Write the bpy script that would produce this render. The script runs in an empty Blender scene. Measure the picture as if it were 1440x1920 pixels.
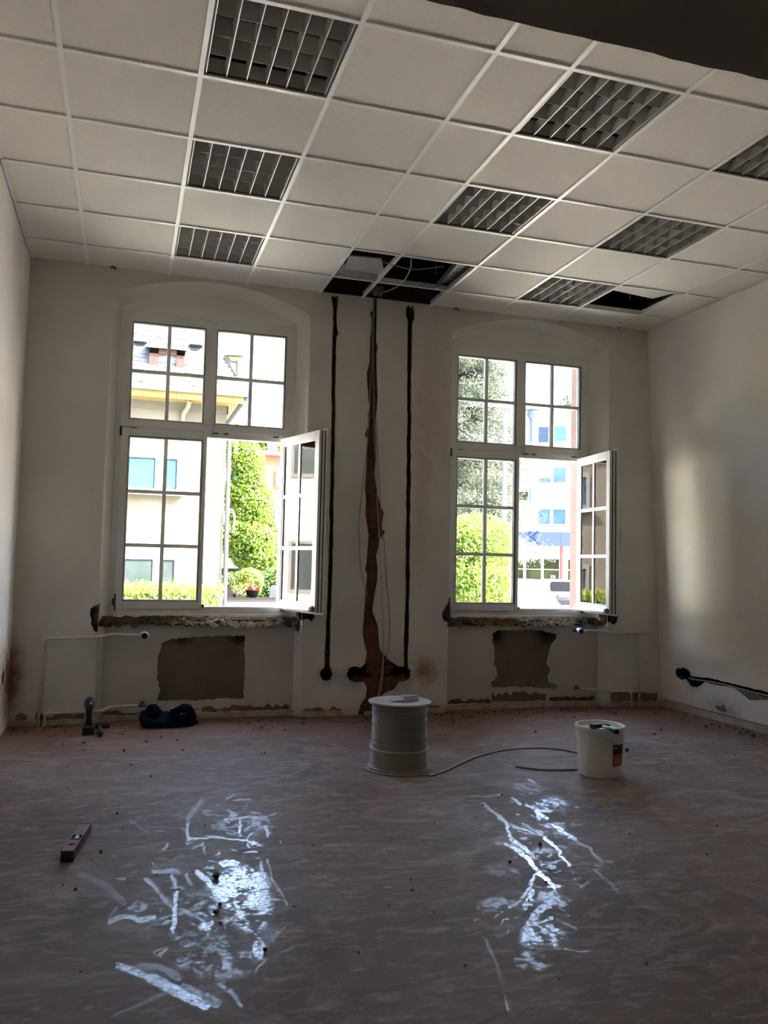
import bpy, bmesh, math, random
import numpy as np
from mathutils import Vector, Matrix
from mathutils.geometry import delaunay_2d_cdt

random.seed(7)
rng = np.random.default_rng(7)
sc = bpy.context.scene
col = sc.collection

# ------------------------------------------------------------------ camera
CAM = Vector((0.0, 0.0, 1.27746))
RT = Vector((0.9551085, -0.2954036, 0.0224611))
UP = Vector((-0.0397582, -0.0526779, 0.9978198))
FW = Vector((0.2935764, 0.9539191, 0.0620578))
FPX = 1566.945
cd = bpy.data.cameras.new('camera')
cam = bpy.data.objects.new('camera', cd)
col.objects.link(cam)
cd.sensor_fit = 'VERTICAL'
cd.sensor_height = 36.0
cd.lens = FPX / 1920.0 * 36.0
cd.clip_start = 0.05
cd.clip_end = 500
m3 = Matrix((RT, UP, -FW)).transposed()
cam.matrix_world = Matrix.Translation(CAM) @ m3.to_4x4()
sc.camera = cam

# ------------------------------------------------------------------ sky, sun, exposure
SUN_DIR = Vector((0.60, -0.36, 0.72)).normalized()
SUN_STRENGTH = 5.2
SKY_STRENGTH = 0.25
EXPOSURE = 4.3
world = bpy.data.worlds.new('sky')
sc.world = world
world.use_nodes = True
wn = world.node_tree.nodes
wl = world.node_tree.links
wn.clear()
sky = wn.new('ShaderNodeTexSky')
sky.sky_type = 'NISHITA'
sky.sun_disc = False
sky.sun_elevation = math.asin(SUN_DIR.z)
sky.sun_rotation = math.atan2(SUN_DIR.x, SUN_DIR.y)
sky.air_density = 1.0
sky.dust_density = 4.0
bgn = wn.new('ShaderNodeBackground')
bgn.inputs['Strength'].default_value = SKY_STRENGTH
won = wn.new('ShaderNodeOutputWorld')
wl.new(sky.outputs[0], bgn.inputs[0])
wl.new(bgn.outputs[0], won.inputs[0])

sd = bpy.data.lights.new('sun', 'SUN')
sd.energy = SUN_STRENGTH
sd.angle = 0.0093
sd.color = (1.0, 0.93, 0.83)
sun = bpy.data.objects.new('sun', sd)
sun.rotation_euler = SUN_DIR.to_track_quat('Z', 'Y').to_euler()
sun.location = (12, -4, 14)
col.objects.link(sun)

vs = sc.view_settings
sc.display_settings.display_device = 'sRGB'
vs.view_transform = 'Standard'
vs.look = 'None'
vs.gamma = 1.0
vs.use_curve_mapping = False
vs.exposure = EXPOSURE
cy = sc.cycles
cy.use_denoising = True
cy.max_bounces = 14
cy.diffuse_bounces = 9
cy.glossy_bounces = 5
cy.transparent_max_bounces = 24
cy.transmission_bounces = 8
cy.sample_clamp_indirect = 6.0
cy.caustics_reflective = False
cy.caustics_refractive = False


# ------------------------------------------------------------------ pixel -> real place helpers (known depth planes)
def ray(px, py):
    return FW + RT * ((px - 720) / FPX) - UP * ((py - 960) / FPX)


def at(px, py, Y):
    d = ray(px, py)
    return CAM + d * (Y / d.y)


def atx(px, py, X):
    d = ray(px, py)
    return CAM + d * (X / d.x)


def atz(px, py, Z):
    d = ray(px, py)
    return CAM + d * ((Z - CAM.z) / d.z)


def on_plane(px, py, O, N):
    d = ray(px, py)
    return CAM + d * ((O - CAM).dot(N) / d.dot(N))


# ------------------------------------------------------------------ materials
MATS = {}


def mat(name, color, rough=0.6, color2=None, scale=6.0, detail=6.0, bump=0.0, bscale=None, metallic=0.0, spec=0.4,
        spots=None, contrast=(0.35, 0.65), coat=0.0, transl=0.0, bdist=0.02):
    if name in MATS:
        return MATS[name]
    m = bpy.data.materials.new(name)
    m.use_nodes = True
    nt = m.node_tree
    N, L = nt.nodes, nt.links
    b = N['Principled BSDF']
    b.inputs['Base Color'].default_value = (*color, 1)
    b.inputs['Roughness'].default_value = rough
    b.inputs['Metallic'].default_value = metallic
    b.inputs['Specular IOR Level'].default_value = spec
    if coat:
        b.inputs['Coat Weight'].default_value = coat
    pos = N.new('ShaderNodeNewGeometry')
    src = None
    if color2 is not None:
        nz = N.new('ShaderNodeTexNoise')
        nz.inputs['Scale'].default_value = scale
        nz.inputs['Detail'].default_value = detail
        nz.inputs['Roughness'].default_value = 0.6
        L.new(pos.outputs['Position'], nz.inputs['Vector'])
        cr = N.new('ShaderNodeValToRGB')
        cr.color_ramp.elements[0].position = contrast[0]
        cr.color_ramp.elements[1].position = contrast[1]
        cr.color_ramp.elements[0].color = (*color, 1)
        cr.color_ramp.elements[1].color = (*color2, 1)
        L.new(nz.outputs['Fac'], cr.inputs['Fac'])
        src = cr.outputs['Color']
    for (cx, cyy, cz, rad, c, s) in (spots or []):
        sx = N.new('ShaderNodeVectorMath')
        sx.operation = 'SUBTRACT'
        L.new(pos.outputs['Position'], sx.inputs[0])
        sx.inputs[1].default_value = (cx, cyy, cz)
        dv = N.new('ShaderNodeVectorMath')
        dv.operation = 'DIVIDE'
        L.new(sx.outputs[0], dv.inputs[0])
        dv.inputs[1].default_value = rad
        ln = N.new('ShaderNodeVectorMath')
        ln.operation = 'LENGTH'
        L.new(dv.outputs[0], ln.inputs[0])
        n2 = N.new('ShaderNodeTexNoise')
        n2.inputs['Scale'].default_value = 14
        n2.inputs['Detail'].default_value = 5
        L.new(pos.outputs['Position'], n2.inputs['Vector'])
        ad = N.new('ShaderNodeMath')
        ad.operation = 'MULTIPLY_ADD'
        L.new(n2.outputs['Fac'], ad.inputs[0])
        ad.inputs[1].default_value = 0.9
        L.new(ln.outputs['Value'], ad.inputs[2])
        mr = N.new('ShaderNodeMapRange')
        mr.interpolation_type = 'SMOOTHSTEP'
        mr.inputs['From Min'].default_value = 1.45
        mr.inputs['From Max'].default_value = 0.55
        mr.inputs['To Max'].default_value = s
        L.new(ad.outputs[0], mr.inputs['Value'])
        mx = N.new('ShaderNodeMix')
        mx.data_type = 'RGBA'
        L.new(mr.outputs['Result'], mx.inputs['Factor'])
        if src is None:
            mx.inputs['A'].default_value = (*color, 1)
        else:
            L.new(src, mx.inputs['A'])
        mx.inputs['B'].default_value = (*c, 1)
        src = mx.outputs['Result']
    if src is not None:
        L.new(src, b.inputs['Base Color'])
    if bump:
        nb = N.new('ShaderNodeTexNoise')
        nb.inputs['Scale'].default_value = bscale or scale * 6
        nb.inputs['Detail'].default_value = 8
        L.new(pos.outputs['Position'], nb.inputs['Vector'])
        bp = N.new('ShaderNodeBump')
        bp.inputs['Strength'].default_value = bump
        bp.inputs['Distance'].default_value = bdist
        L.new(nb.outputs['Fac'], bp.inputs['Height'])
        L.new(bp.outputs['Normal'], b.inputs['Normal'])
    if transl:
        tr = N.new('ShaderNodeBsdfTranslucent')
        ms = N.new('ShaderNodeMixShader')
        ms.inputs[0].default_value = transl
        if src is not None:
            L.new(src, tr.inputs['Color'])
        else:
            tr.inputs['Color'].default_value = (*color, 1)
        L.new(b.outputs[0], ms.inputs[1])
        L.new(tr.outputs[0], ms.inputs[2])
        L.new(ms.outputs[0], N['Material Output'].inputs['Surface'])
    MATS[name] = m
    return m


def glass_mat():
    m = bpy.data.materials.new('window_glass')
    m.use_nodes = True
    N, L = m.node_tree.nodes, m.node_tree.links
    N.remove(N['Principled BSDF'])
    tr = N.new('ShaderNodeBsdfTransparent')
    tr.inputs['Color'].default_value = (0.94, 0.96, 0.95, 1)
    gl = N.new('ShaderNodeBsdfGlossy')
    gl.inputs['Roughness'].default_value = 0.01
    fr = N.new('ShaderNodeFresnel')
    fr.inputs['IOR'].default_value = 1.5
    ms = N.new('ShaderNodeMixShader')
    L.new(fr.outputs[0], ms.inputs[0])
    L.new(tr.outputs[0], ms.inputs[1])
    L.new(gl.outputs[0], ms.inputs[2])
    L.new(ms.outputs[0], N['Material Output'].inputs['Surface'])
    return m


GLASS = glass_mat()
YW = 6.878
REDDUST = (0.30, 0.17, 0.12)
WALL_SPOTS = [
    (2.52, YW, 2.75, (0.26, 1, 0.95), (0.50, 0.37, 0.29), 0.55),
    (2.45, YW, 1.9, (0.14, 1, 1.0), (0.50, 0.38, 0.31), 0.5),
    (2.52, YW, 0.36, (0.17, 1, 0.17), (0.30, 0.12, 0.07), 0.85),
    (-0.79, YW, 0.37, (0.13, 1, 0.42), (0.22, 0.10, 0.055), 0.95),
    (1.655, YW, 0.33, (0.13, 1, 0.12), (0.30, 0.31, 0.28), 0.8),
    (1.88, YW, 0.31, (0.19, 1, 0.14), (0.30, 0.31, 0.28), 0.85),
    (2.30, YW, 0.31, (0.18, 1, 0.14), (0.30, 0.31, 0.28), 0.8),
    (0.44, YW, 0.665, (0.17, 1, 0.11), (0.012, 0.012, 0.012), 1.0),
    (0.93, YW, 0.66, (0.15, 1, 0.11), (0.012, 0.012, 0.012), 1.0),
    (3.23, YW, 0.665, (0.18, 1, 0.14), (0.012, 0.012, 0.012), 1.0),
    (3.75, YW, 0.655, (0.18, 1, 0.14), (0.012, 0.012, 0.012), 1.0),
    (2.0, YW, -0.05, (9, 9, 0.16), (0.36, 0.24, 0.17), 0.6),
    (4.885, 6.42, 0.27, (1, 0.17, 0.13), (0.42, 0.46, 0.44), 0.7),
    (4.9, 6.0, 0.10, (1, 0.3, 0.14), (0.36, 0.26, 0.2), 0.6),
]
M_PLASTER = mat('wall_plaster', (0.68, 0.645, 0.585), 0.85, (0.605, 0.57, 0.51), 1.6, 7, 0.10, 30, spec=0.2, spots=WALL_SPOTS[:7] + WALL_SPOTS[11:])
M_SIDE_LIT = mat('side_wall_plaster_lit', (0.86, 0.825, 0.76), 0.85, (0.80, 0.765, 0.70), 1.6, 7, 0.10, 30, spec=0.2, spots=WALL_SPOTS[:7] + WALL_SPOTS[11:])  # same wall plaster, colour lightened to stand in for light on side walls
M_REVEAL = mat('reveal_plaster', (0.82, 0.79, 0.72), 0.8, (0.77, 0.74, 0.67), 2.0, 5, 0.06, 30, spec=0.2)
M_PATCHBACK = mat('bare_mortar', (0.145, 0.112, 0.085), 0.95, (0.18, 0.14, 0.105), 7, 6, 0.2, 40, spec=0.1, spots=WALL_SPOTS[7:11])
M_MORTAR = mat('old_mortar', (0.22, 0.155, 0.105), 0.95, (0.34, 0.26, 0.19), 11, 7, 0.5, 50, spec=0.1)
M_SLOT = mat('chase_side', (0.115, 0.066, 0.045), 0.95, (0.17, 0.105, 0.07), 25, 6, 0.4, 70, spec=0.1)
M_BRICK = mat('brick', (0.155, 0.058, 0.036), 0.92, (0.24, 0.11, 0.07), 18, 6, 0.5, 60, spec=0.1)
M_HOLE_SHADE = mat('socket_cavity', (0.016, 0.014, 0.012), 0.95, spec=0.05)  # near-black colour paints the shade inside holes and slots
M_TILE = mat('ceiling_tile', (0.86, 0.81, 0.73), 0.9, (0.81, 0.76, 0.68), 45, 3, 0.12, 160, spec=0.15, contrast=(0.3, 0.7))
M_TEE = mat('grid_metal', (0.90, 0.88, 0.84), 0.38, spec=0.5)
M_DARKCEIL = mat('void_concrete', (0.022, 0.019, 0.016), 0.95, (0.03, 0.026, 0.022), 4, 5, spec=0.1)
M_BEAM = mat('beam_paint', (0.60, 0.55, 0.51), 0.9, (0.55, 0.505, 0.465), 3, 5, 0.1, 40, spec=0.1)
M_ALU = mat('louver_aluminium', (0.44, 0.42, 0.385), 0.4, spec=0.6)
M_ALUB = mat('louver_edge_glint', (0.86, 0.85, 0.80), 0.35, metallic=0.2)  # pale edge colour stands in for the glint along the blades
M_HOUSING = mat('lamp_housing', (0.10, 0.10, 0.10), 0.6)
M_TUBE = mat('lamp_tube', (0.70, 0.70, 0.68), 0.3)
M_PVC = mat('white_frame', (0.74, 0.73, 0.70), 0.35, (0.71, 0.70, 0.665), 5, 3, spec=0.45)
M_RUBBER = mat('black_rubber', (0.02, 0.02, 0.02), 0.6)
M_STEEL = mat('zinc_steel', (0.55, 0.55, 0.54), 0.35, metallic=0.9)
M_PIPE = mat('pipe_paint', (0.66, 0.63, 0.57), 0.45, (0.58, 0.54, 0.48), 18, 4)
M_BLACK = mat('black_plastic', (0.018, 0.018, 0.02), 0.45)
M_CABLEG = mat('grey_cable', (0.30, 0.28, 0.25), 0.5)
M_CABLEW = mat('pale_cable', (0.44, 0.43, 0.40), 0.5)


# ------------------------------------------------------------------ mesh builder
def tag(o, label=None, cat=None, group=None, kind=None):
    if label:
        o['label'] = label
    if cat:
        o['category'] = cat
    if group:
        o['group'] = group
    if kind:
        o['kind'] = kind
    return o


def empty(name, loc, label=None, cat=None, group=None, kind=None):
    o = bpy.data.objects.new(name, None)
    o.empty_display_size = 0.1
    o.location = loc
    col.objects.link(o)
    return tag(o, label, cat, group, kind)


def world_loc(o):
    v = Vector(o.location)
    while o.parent:
        o = o.parent
        v += Vector(o.location)
    return v


def link(name, me, parent=None, loc=(0, 0, 0)):
    o = bpy.data.objects.new(name, me)
    o.location = loc
    if parent:
        o.parent = parent
    col.objects.link(o)
    return o


class MB:
    def __init__(self):
        self.v = []
        self.f = []
        self.mi = []
        self.cur = 0

    def add(self, vs_, fs_):
        o = len(self.v)
        self.v += [tuple(p) for p in vs_]
        for f in fs_:
            self.f.append(tuple(i + o for i in f))
            self.mi.append(self.cur)
        return self

    def box(self, x0, x1, y0, y1, z0, z1, fn=None):
        p = [(x, y, z) for z in (z0, z1) for y in (y0, y1) for x in (x0, x1)]
        if fn:
            p = [fn(Vector(q)) for q in p]
        return self.add(p, [(0, 2, 3, 1), (4, 5, 7, 6), (0, 1, 5, 4), (2, 6, 7, 3), (0, 4, 6, 2), (1, 3, 7, 5)])

    def hull8(self, p):
        return self.add(p, [(0, 2, 3, 1), (4, 5, 7, 6), (0, 1, 5, 4), (2, 6, 7, 3), (0, 4, 6, 2), (1, 3, 7, 5)])

    def tube(self, pts, r, n=10, cap=True):
        pts = [Vector(p) for p in pts]
        rr = r if isinstance(r, (list, tuple)) else [r] * len(pts)
        rings = []
        prev = None
        for i, p in enumerate(pts):
            t = (pts[min(i + 1, len(pts) - 1)] - pts[max(i - 1, 0)]).normalized()
            if prev is None:
                a = Vector((0, 0, 1)) if abs(t.z) < 0.9 else Vector((1, 0, 0))
                u = t.cross(a).normalized()
            else:
                u = (prev - t * prev.dot(t))
                u = u.normalized() if u.length > 1e-6 else t.orthogonal().normalized()
            prev = u
            w = t.cross(u)
            rings.append([p + (u * math.cos(k * 2 * math.pi / n) + w * math.sin(k * 2 * math.pi / n)) * rr[i] for k in range(n)])
        vs_ = [q for ring in rings for q in ring]
        fs_ = []
        for i in range(len(pts) - 1):
            for k in range(n):
                a, b_ = i * n + k, i * n + (k + 1) % n
                fs_.append((a, b_, b_ + n, a + n))
        if cap:
            fs_.append(tuple(range(n - 1, -1, -1)))
            fs_.append(tuple((len(pts) - 1) * n + k for k in range(n)))
        return self.add(vs_, fs_)

    def lathe(self, prof, c, n=32, axis='z'):
        vs_, fs_ = [], []
        for (r, h) in prof:
            for k in range(n):
                a = 2 * math.pi * k / n
                x, y = r * math.cos(a), r * math.sin(a)
                if axis == 'z':
                    vs_.append((c[0] + x, c[1] + y, c[2] + h))
                elif axis == 'y':
                    vs_.append((c[0] + x, c[1] + h, c[2] + y))
                else:
                    vs_.append((c[0] + h, c[1] + x, c[2] + y))
        for i in range(len(prof) - 1):
            for k in range(n):
                a, b_ = i * n + k, i * n + (k + 1) % n
                fs_.append((a, b_, b_ + n, a + n) if axis != 'y' else (a, a + n, b_ + n, b_))
        return self.add(vs_, fs_)

    def prism(self, poly, d0, d1, fn):
        """poly: 2-D points (u, v); extruded between d0 and d1; fn(u, v, d) -> 3-D"""
        n = len(poly)
        vs_ = [fn(u, v, d0) for u, v in poly] + [fn(u, v, d1) for u, v in poly]
        fs_ = [tuple(range(n - 1, -1, -1)), tuple(range(n, 2 * n))]
        for k in range(n):
            k2 = (k + 1) % n
            fs_.append((k, k2, k2 + n, k + n))
        return self.add(vs_, fs_)

    def build(self, name, mats, parent=None, smooth=False, fn=None, recalc=True, auto=None):
        base = world_loc(parent) if parent else Vector((0, 0, 0))
        vv = [(fn(Vector(p)) if fn else Vector(p)) - base for p in self.v]
        me = bpy.data.meshes.new(name)
        me.from_pydata(vv, [], self.f)
        if not isinstance(mats, (list, tuple)):
            mats = [mats]
        for m in mats:
            me.materials.append(m)
        if len(mats) > 1:
            me.polygons.foreach_set('material_index', self.mi)
        if recalc:
            bm = bmesh.new()
            bm.from_mesh(me)
            bmesh.ops.recalc_face_normals(bm, faces=bm.faces)
            bm.to_mesh(me)
            bm.free()
        if smooth:
            me.shade_smooth()
            if auto:
                me.set_sharp_from_angle(angle=math.radians(auto))
        me.update()
        return link(name, me, parent)


def inside(p, poly):
    x, y = p
    c = False
    j = len(poly) - 1
    for i in range(len(poly)):
        xi, yi = poly[i]
        xj, yj = poly[j]
        if (yi > y) != (yj > y) and x < (xj - xi) * (y - yi) / (yj - yi + 1e-12) + xi:
            c = not c
        j = i
    return c


def slab(mb, outline, holes, d0, d1, fn, back=False):
    """A sheet with ragged holes: outline and holes are 2-D loops; the cut edges show the sheet's thickness (2nd material)."""
    loops = [outline] + holes
    vs_, es_ = [], []
    for lp in loops:
        o = len(vs_)
        vs_ += [Vector(p) for p in lp]
        es_ += [(o + k, o + (k + 1) % len(lp)) for k in range(len(lp))]
    r = delaunay_2d_cdt(vs_, es_, [], 0, 1e-5)
    P, F = r[0], r[2]
    keep = []
    for f in F:
        cx = sum(P[i][0] for i in f) / len(f)
        cz = sum(P[i][1] for i in f) / len(f)
        if inside((cx, cz), outline) and not any(inside((cx, cz), h) for h in holes):
            keep.append(f)
    mb.cur = 0
    mb.add([fn(p[0], p[1], d0) for p in P], keep)
    if back:
        mb.add([fn(p[0], p[1], d1) for p in P], keep)
    mb.cur = 1
    for li, lp in enumerate(loops):
        for k in range(len(lp)):
            a, b_ = lp[k], lp[(k + 1) % len(lp)]
            mid = ((a[0] + b_[0]) / 2, (a[1] + b_[1]) / 2)
            if any(inside(mid, h) for hi, h in enumerate(holes) if hi != li - 1):
                continue
            mb.add([fn(a[0], a[1], d0), fn(b_[0], b_[1], d0), fn(b_[0], b_[1], d1), fn(a[0], a[1], d1)], [(0, 1, 2, 3)])
    mb.cur = 0
    return mb


def ragged(pts, step=0.02, amp=0.006, closed=True):
    out = []
    n = len(pts)
    for k in range(n if closed else n - 1):
        a = Vector(pts[k])
        b_ = Vector(pts[(k + 1) % n])
        L_ = (b_ - a).length
        m = max(1, int(L_ / step))
        nn = Vector((-(b_ - a).y, (b_ - a).x)).normalized() if L_ > 1e-6 else Vector((0, 0))
        for i in range(m):
            p = a.lerp(b_, i / m)
            j = random.uniform(-amp, amp) if i else random.uniform(-amp, amp) * 0.4
            out.append(tuple(p + nn * j))
    if not closed:
        out.append(tuple(pts[-1]))
    return out


def pxw(lst, Y=YW):
    return [(lambda q: (q.x, q.z))(at(x, y, Y)) for x, y in lst]
# ================================================================== THE ROOM
H_C = 3.578                       # underside of the suspended ceiling
XL = -0.79


def xr(z):                        # the right wall leans outwards a little towards the floor
    return 4.912 - 0.0466 * z


WX = [(-0.182, 1.426, -0.115, 1.354), (2.722, 4.326, 2.76, 4.229)]    # reveal at the wall face / at the frame
Z_FB, Z_FT = 0.818, 3.316
YF = 7.08
WALL_TOP = 4.2


def arch(x0, x1, zs, za, n=22):
    c = (x0 + x1) / 2
    hw = (x1 - x0) / 2
    s = za - zs
    Rr = (hw * hw + s * s) / (2 * s)
    return [(x, za - Rr + math.sqrt(Rr * Rr - (x - c) ** 2)) for x in [x0 + (x1 - x0) * i / n for i in range(n + 1)]]


arch_o = [arch(w[0], w[1], 3.37, 3.558) for w in WX]
arch_i = [arch(w[2], w[3], 3.335, 3.515) for w in WX]

# ---- chases and sockets cut into the window wall (x, z loops on the wall face)
ch_left = [(700, 556), (699, 582), (694, 587), (697, 600), (696, 620), (694, 640), (693, 680), (688, 697), (688, 715), (690, 735), (691, 752),
           (694, 764), (690, 775), (690, 799), (683.5, 816), (690, 823), (688, 852), (687, 881), (684, 912), (686, 938), (685, 964), (691, 1003),
           (687, 1058), (684, 1066), (688, 1076), (687, 1095), (685.5, 1105), (683, 1146), (680, 1185), (683, 1206), (688, 1224), (684, 1245),
           (676, 1252), (664, 1249), (655, 1253), (650, 1264), (655, 1275), (668, 1280), (682, 1278), (688, 1290), (685, 1308), (676, 1321), (671, 1340)]
ch_right = [(706, 556), (706, 590), (705, 640), (708, 650), (706, 665), (706, 690), (707, 720), (708, 745), (706, 770), (704, 799), (706, 847),
            (704, 866), (702, 886), (705, 912), (713, 948), (719, 961), (715, 990), (722, 998), (714, 1008), (710, 1024), (705, 1042), (708, 1066),
            (707, 1090), (702, 1115), (698, 1146), (704, 1162), (708, 1172), (710, 1198), (711.5, 1217), (726, 1235), (747, 1250), (764, 1250), (770, 1258),
            (768, 1272), (760, 1277), (747, 1278), (741, 1290), (735, 1294), (724, 1297), (717, 1303), (706, 1322), (695, 1340)]
CH_C = pxw(ch_left) + pxw(ch_right)[::-1]
CH_C = [(x, max(z, -0.04)) for x, z in CH_C]
sl = [(621, 556), (623, 568), (625, 580), (624.5, 610), (623, 660), (622, 720), (621.5, 800), (619.5, 900), (617.5, 1000), (614.5, 1100), (610.5, 1200),
      (608, 1252), (601, 1258), (600, 1266), (604, 1274), (612, 1277), (620, 1274), (623.5, 1264), (621, 1256), (619, 1250), (619, 1200), (622, 1100),
      (624.5, 1000), (626.5, 900), (628, 800), (629, 720), (630, 660), (631, 632), (635, 626), (632, 616), (631, 600), (631, 585), (633, 570), (634, 556)]
CH_L = ragged(pxw(sl), 0.05, 0.0035)
sr = [(762, 577), (761, 590), (765, 602), (764.5, 640), (764, 700), (763.5, 800), (762.5, 900), (761, 1000), (760.5, 1100), (758.5, 1180), (757, 1252),
      (765, 1252), (766, 1180), (768, 1100), (769, 1000), (770, 900), (770.5, 800), (771, 700), (772, 640), (773, 604), (777, 598), (777, 585), (774, 572), (770, 578), (766, 572)]
CH_R = ragged(pxw(sr), 0.05, 0.004)
N1L = pxw([(187, 1131), (176, 1136), (170, 1141), (169, 1152), (172, 1163), (171, 1170), (176, 1183), (184, 1186)])
N1R = pxw([(560, 1146), (577, 1146), (588, 1150), (590, 1158), (583, 1165), (577, 1160), (562, 1164)])
N2L = pxw([(843, 1130), (836, 1136), (830, 1146), (829, 1154), (833, 1165), (840, 1166), (846, 1160)])
N2R = pxw([(1134, 1152), (1152, 1148), (1159, 1152), (1157, 1166), (1150, 1172), (1142, 1166), (1134, 1166)])


def notch(n, side, w):
    e = WX[w][0] if side == 'l' else WX[w][1]
    return ragged([(x, z) for x, z in n], 0.02, 0.005)


# base exposures along the floor (ragged strips where the old skirting came off)
def strip(x0, x1, z0, z1, seed):
    r = random.Random(seed)
    n = max(3, int((x1 - x0) / 0.035))
    top = [(x0 + (x1 - x0) * i / n, z1 + r.uniform(-0.022, 0.022)) for i in range(n + 1)]
    bot = [(x0 + (x1 - x0) * i / n, z0 + r.uniform(-0.006, 0.006)) for i in range(n + 1)]
    return bot + top[::-1]


PIER_EXPOSE = [strip(-0.74, -0.66, 0.042, 0.085, 1), strip(-0.6, -0.25, 0.042, 0.075, 2), strip(1.46, 1.78, 0.04, 0.07, 3),
               strip(2.2, 2.66, 0.04, 0.075, 4), strip(4.36, 4.86, 0.045, 0.12, 5)]

# front outline of the window wall, with the two openings taken out of its lower edge
OUT = [(-1.0, -0.05)]
for w in range(2):
    x0, x1 = WX[w][0], WX[w][1]
    OUT += [(x0, -0.05)] + arch_o[w] + [(x1, -0.05)]
OUT += [(5.15, -0.05), (5.15, WALL_TOP), (-1.0, WALL_TOP)]
NOTCHES = [notch(N1L, 'l', 0), notch(N1R, 'r', 0), notch(N2L, 'l', 1), notch(N2R, 'r', 1)]
fw = lambda u, v, d: (u, YW + d, v)
mb = MB()
slab(mb, OUT, [CH_C, CH_L, CH_R] + PIER_EXPOSE + NOTCHES, 0, 0.012, fw)
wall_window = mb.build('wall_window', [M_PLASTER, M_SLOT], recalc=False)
tag(wall_window, 'white plastered wall holding both arched windows, cut by three vertical cable chases', kind='structure')
mb = MB()
slab(mb, OUT, [CH_C, CH_L, CH_R] + NOTCHES, 0.012, 0.08, fw)
mb.build('mortar_layer', [M_MORTAR, M_SLOT], wall_window, recalc=False)
mb = MB()
slab(mb, OUT, [], 0.15, 0.16, fw)
mb.build('masonry_core', [M_SLOT, M_SLOT], wall_window, recalc=False)


mb = MB()
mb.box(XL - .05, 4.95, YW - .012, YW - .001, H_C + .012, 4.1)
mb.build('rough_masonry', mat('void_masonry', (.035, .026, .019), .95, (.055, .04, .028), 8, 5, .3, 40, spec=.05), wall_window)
# bricks laid bare in the chases
def brick_mesh(name, lx, seed):
    r = random.Random(seed)
    mbk = MB()
    j = lambda a: r.uniform(-a, a)
    p = [(sx * lx / 2 + j(.004), y + j(.003), sz * .0355 + j(.003)) for sz in (-1, 1) for y in (-0.03, 0.03) for sx in (-1, 1)]
    mbk.hull8(p)
    o = mbk.build(name, M_BRICK)
    me = o.data
    bm = bmesh.new()
    bm.from_mesh(me)
    bmesh.ops.bevel(bm, geom=list(bm.edges), offset=0.005, segments=1, affect='EDGES')
    bm.to_mesh(me)
    bm.free()
    bpy.data.objects.remove(o)
    return me


BR = [brick_mesh('brick', 0.24, s) for s in range(3)]
BRS = [brick_mesh('brick', 0.115, s) for s in range(3, 6)]
for c in range(43):
    z = 0.04 + c * 0.083
    lo, hi = 1e9, -1e9
    xs_ = [x for x in np.linspace(1.75, 2.45, 60) if inside((x, z), CH_C)]
    off = 0.125 if c % 2 else 0.0
    if xs_:
        lo, hi = min(xs_), max(xs_)
        if z < 0.6 and 0.3 < z < 0.42:
            lo, hi = 2.03, 2.14
        x = 1.62 + off
        while x < 2.6:
            if x + 0.12 > lo and x - 0.12 < hi and not (0.29 < z < 0.42 and abs(x - 2.09) > 0.13):
                o = link('brick', random.choice(BR), wall_window, (x, YW + 0.066 + random.uniform(-.008, .008), z))
            x += 0.25
    for xc, hole in ((1.633, CH_L), (2.338, CH_R)):
        if z > 0.42:
            link('brick', random.choice(BRS), wall_window, (xc + random.uniform(-.01, .01), YW + 0.098 + random.uniform(-.006, .006), z))
mb = MB()
for z0_, z1_ in ((-.02, .285), (.425, 3.58)):
    mb.box(1.80, 2.40 if z1_ < .3 else 2.24, YW + .050, YW + .056, z0_, z1_)
mb.box(2.05, 2.12, YW + .050, YW + .056, .285, .425)
mb.build('mortar_bed', mat('lime_mortar', (.20, .16, .115), .95, (.13, .095, .065), 20, 6, .4, 60, spec=.1), wall_window)
# socket holes drilled at the feet of the chases
mb = MB()
for sx_ in (1.645, 1.862, 1.932, 2.002, 2.175, 2.246, 2.322):
    mb.lathe([(0.037, 0.012), (0.037, 0.145), (0.0, 0.145)], (sx_, YW, 0.348), 20, 'y')
for x0, x1 in ((1.84, 2.03), (2.15, 2.34)):
    mb.box(x0, x1, YW + 0.1, YW + 0.148, 0.27, 0.44)  # dark boxes fill in the shade behind the socket row
mb.build('socket_hole', M_HOLE_SHADE, wall_window)

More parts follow.
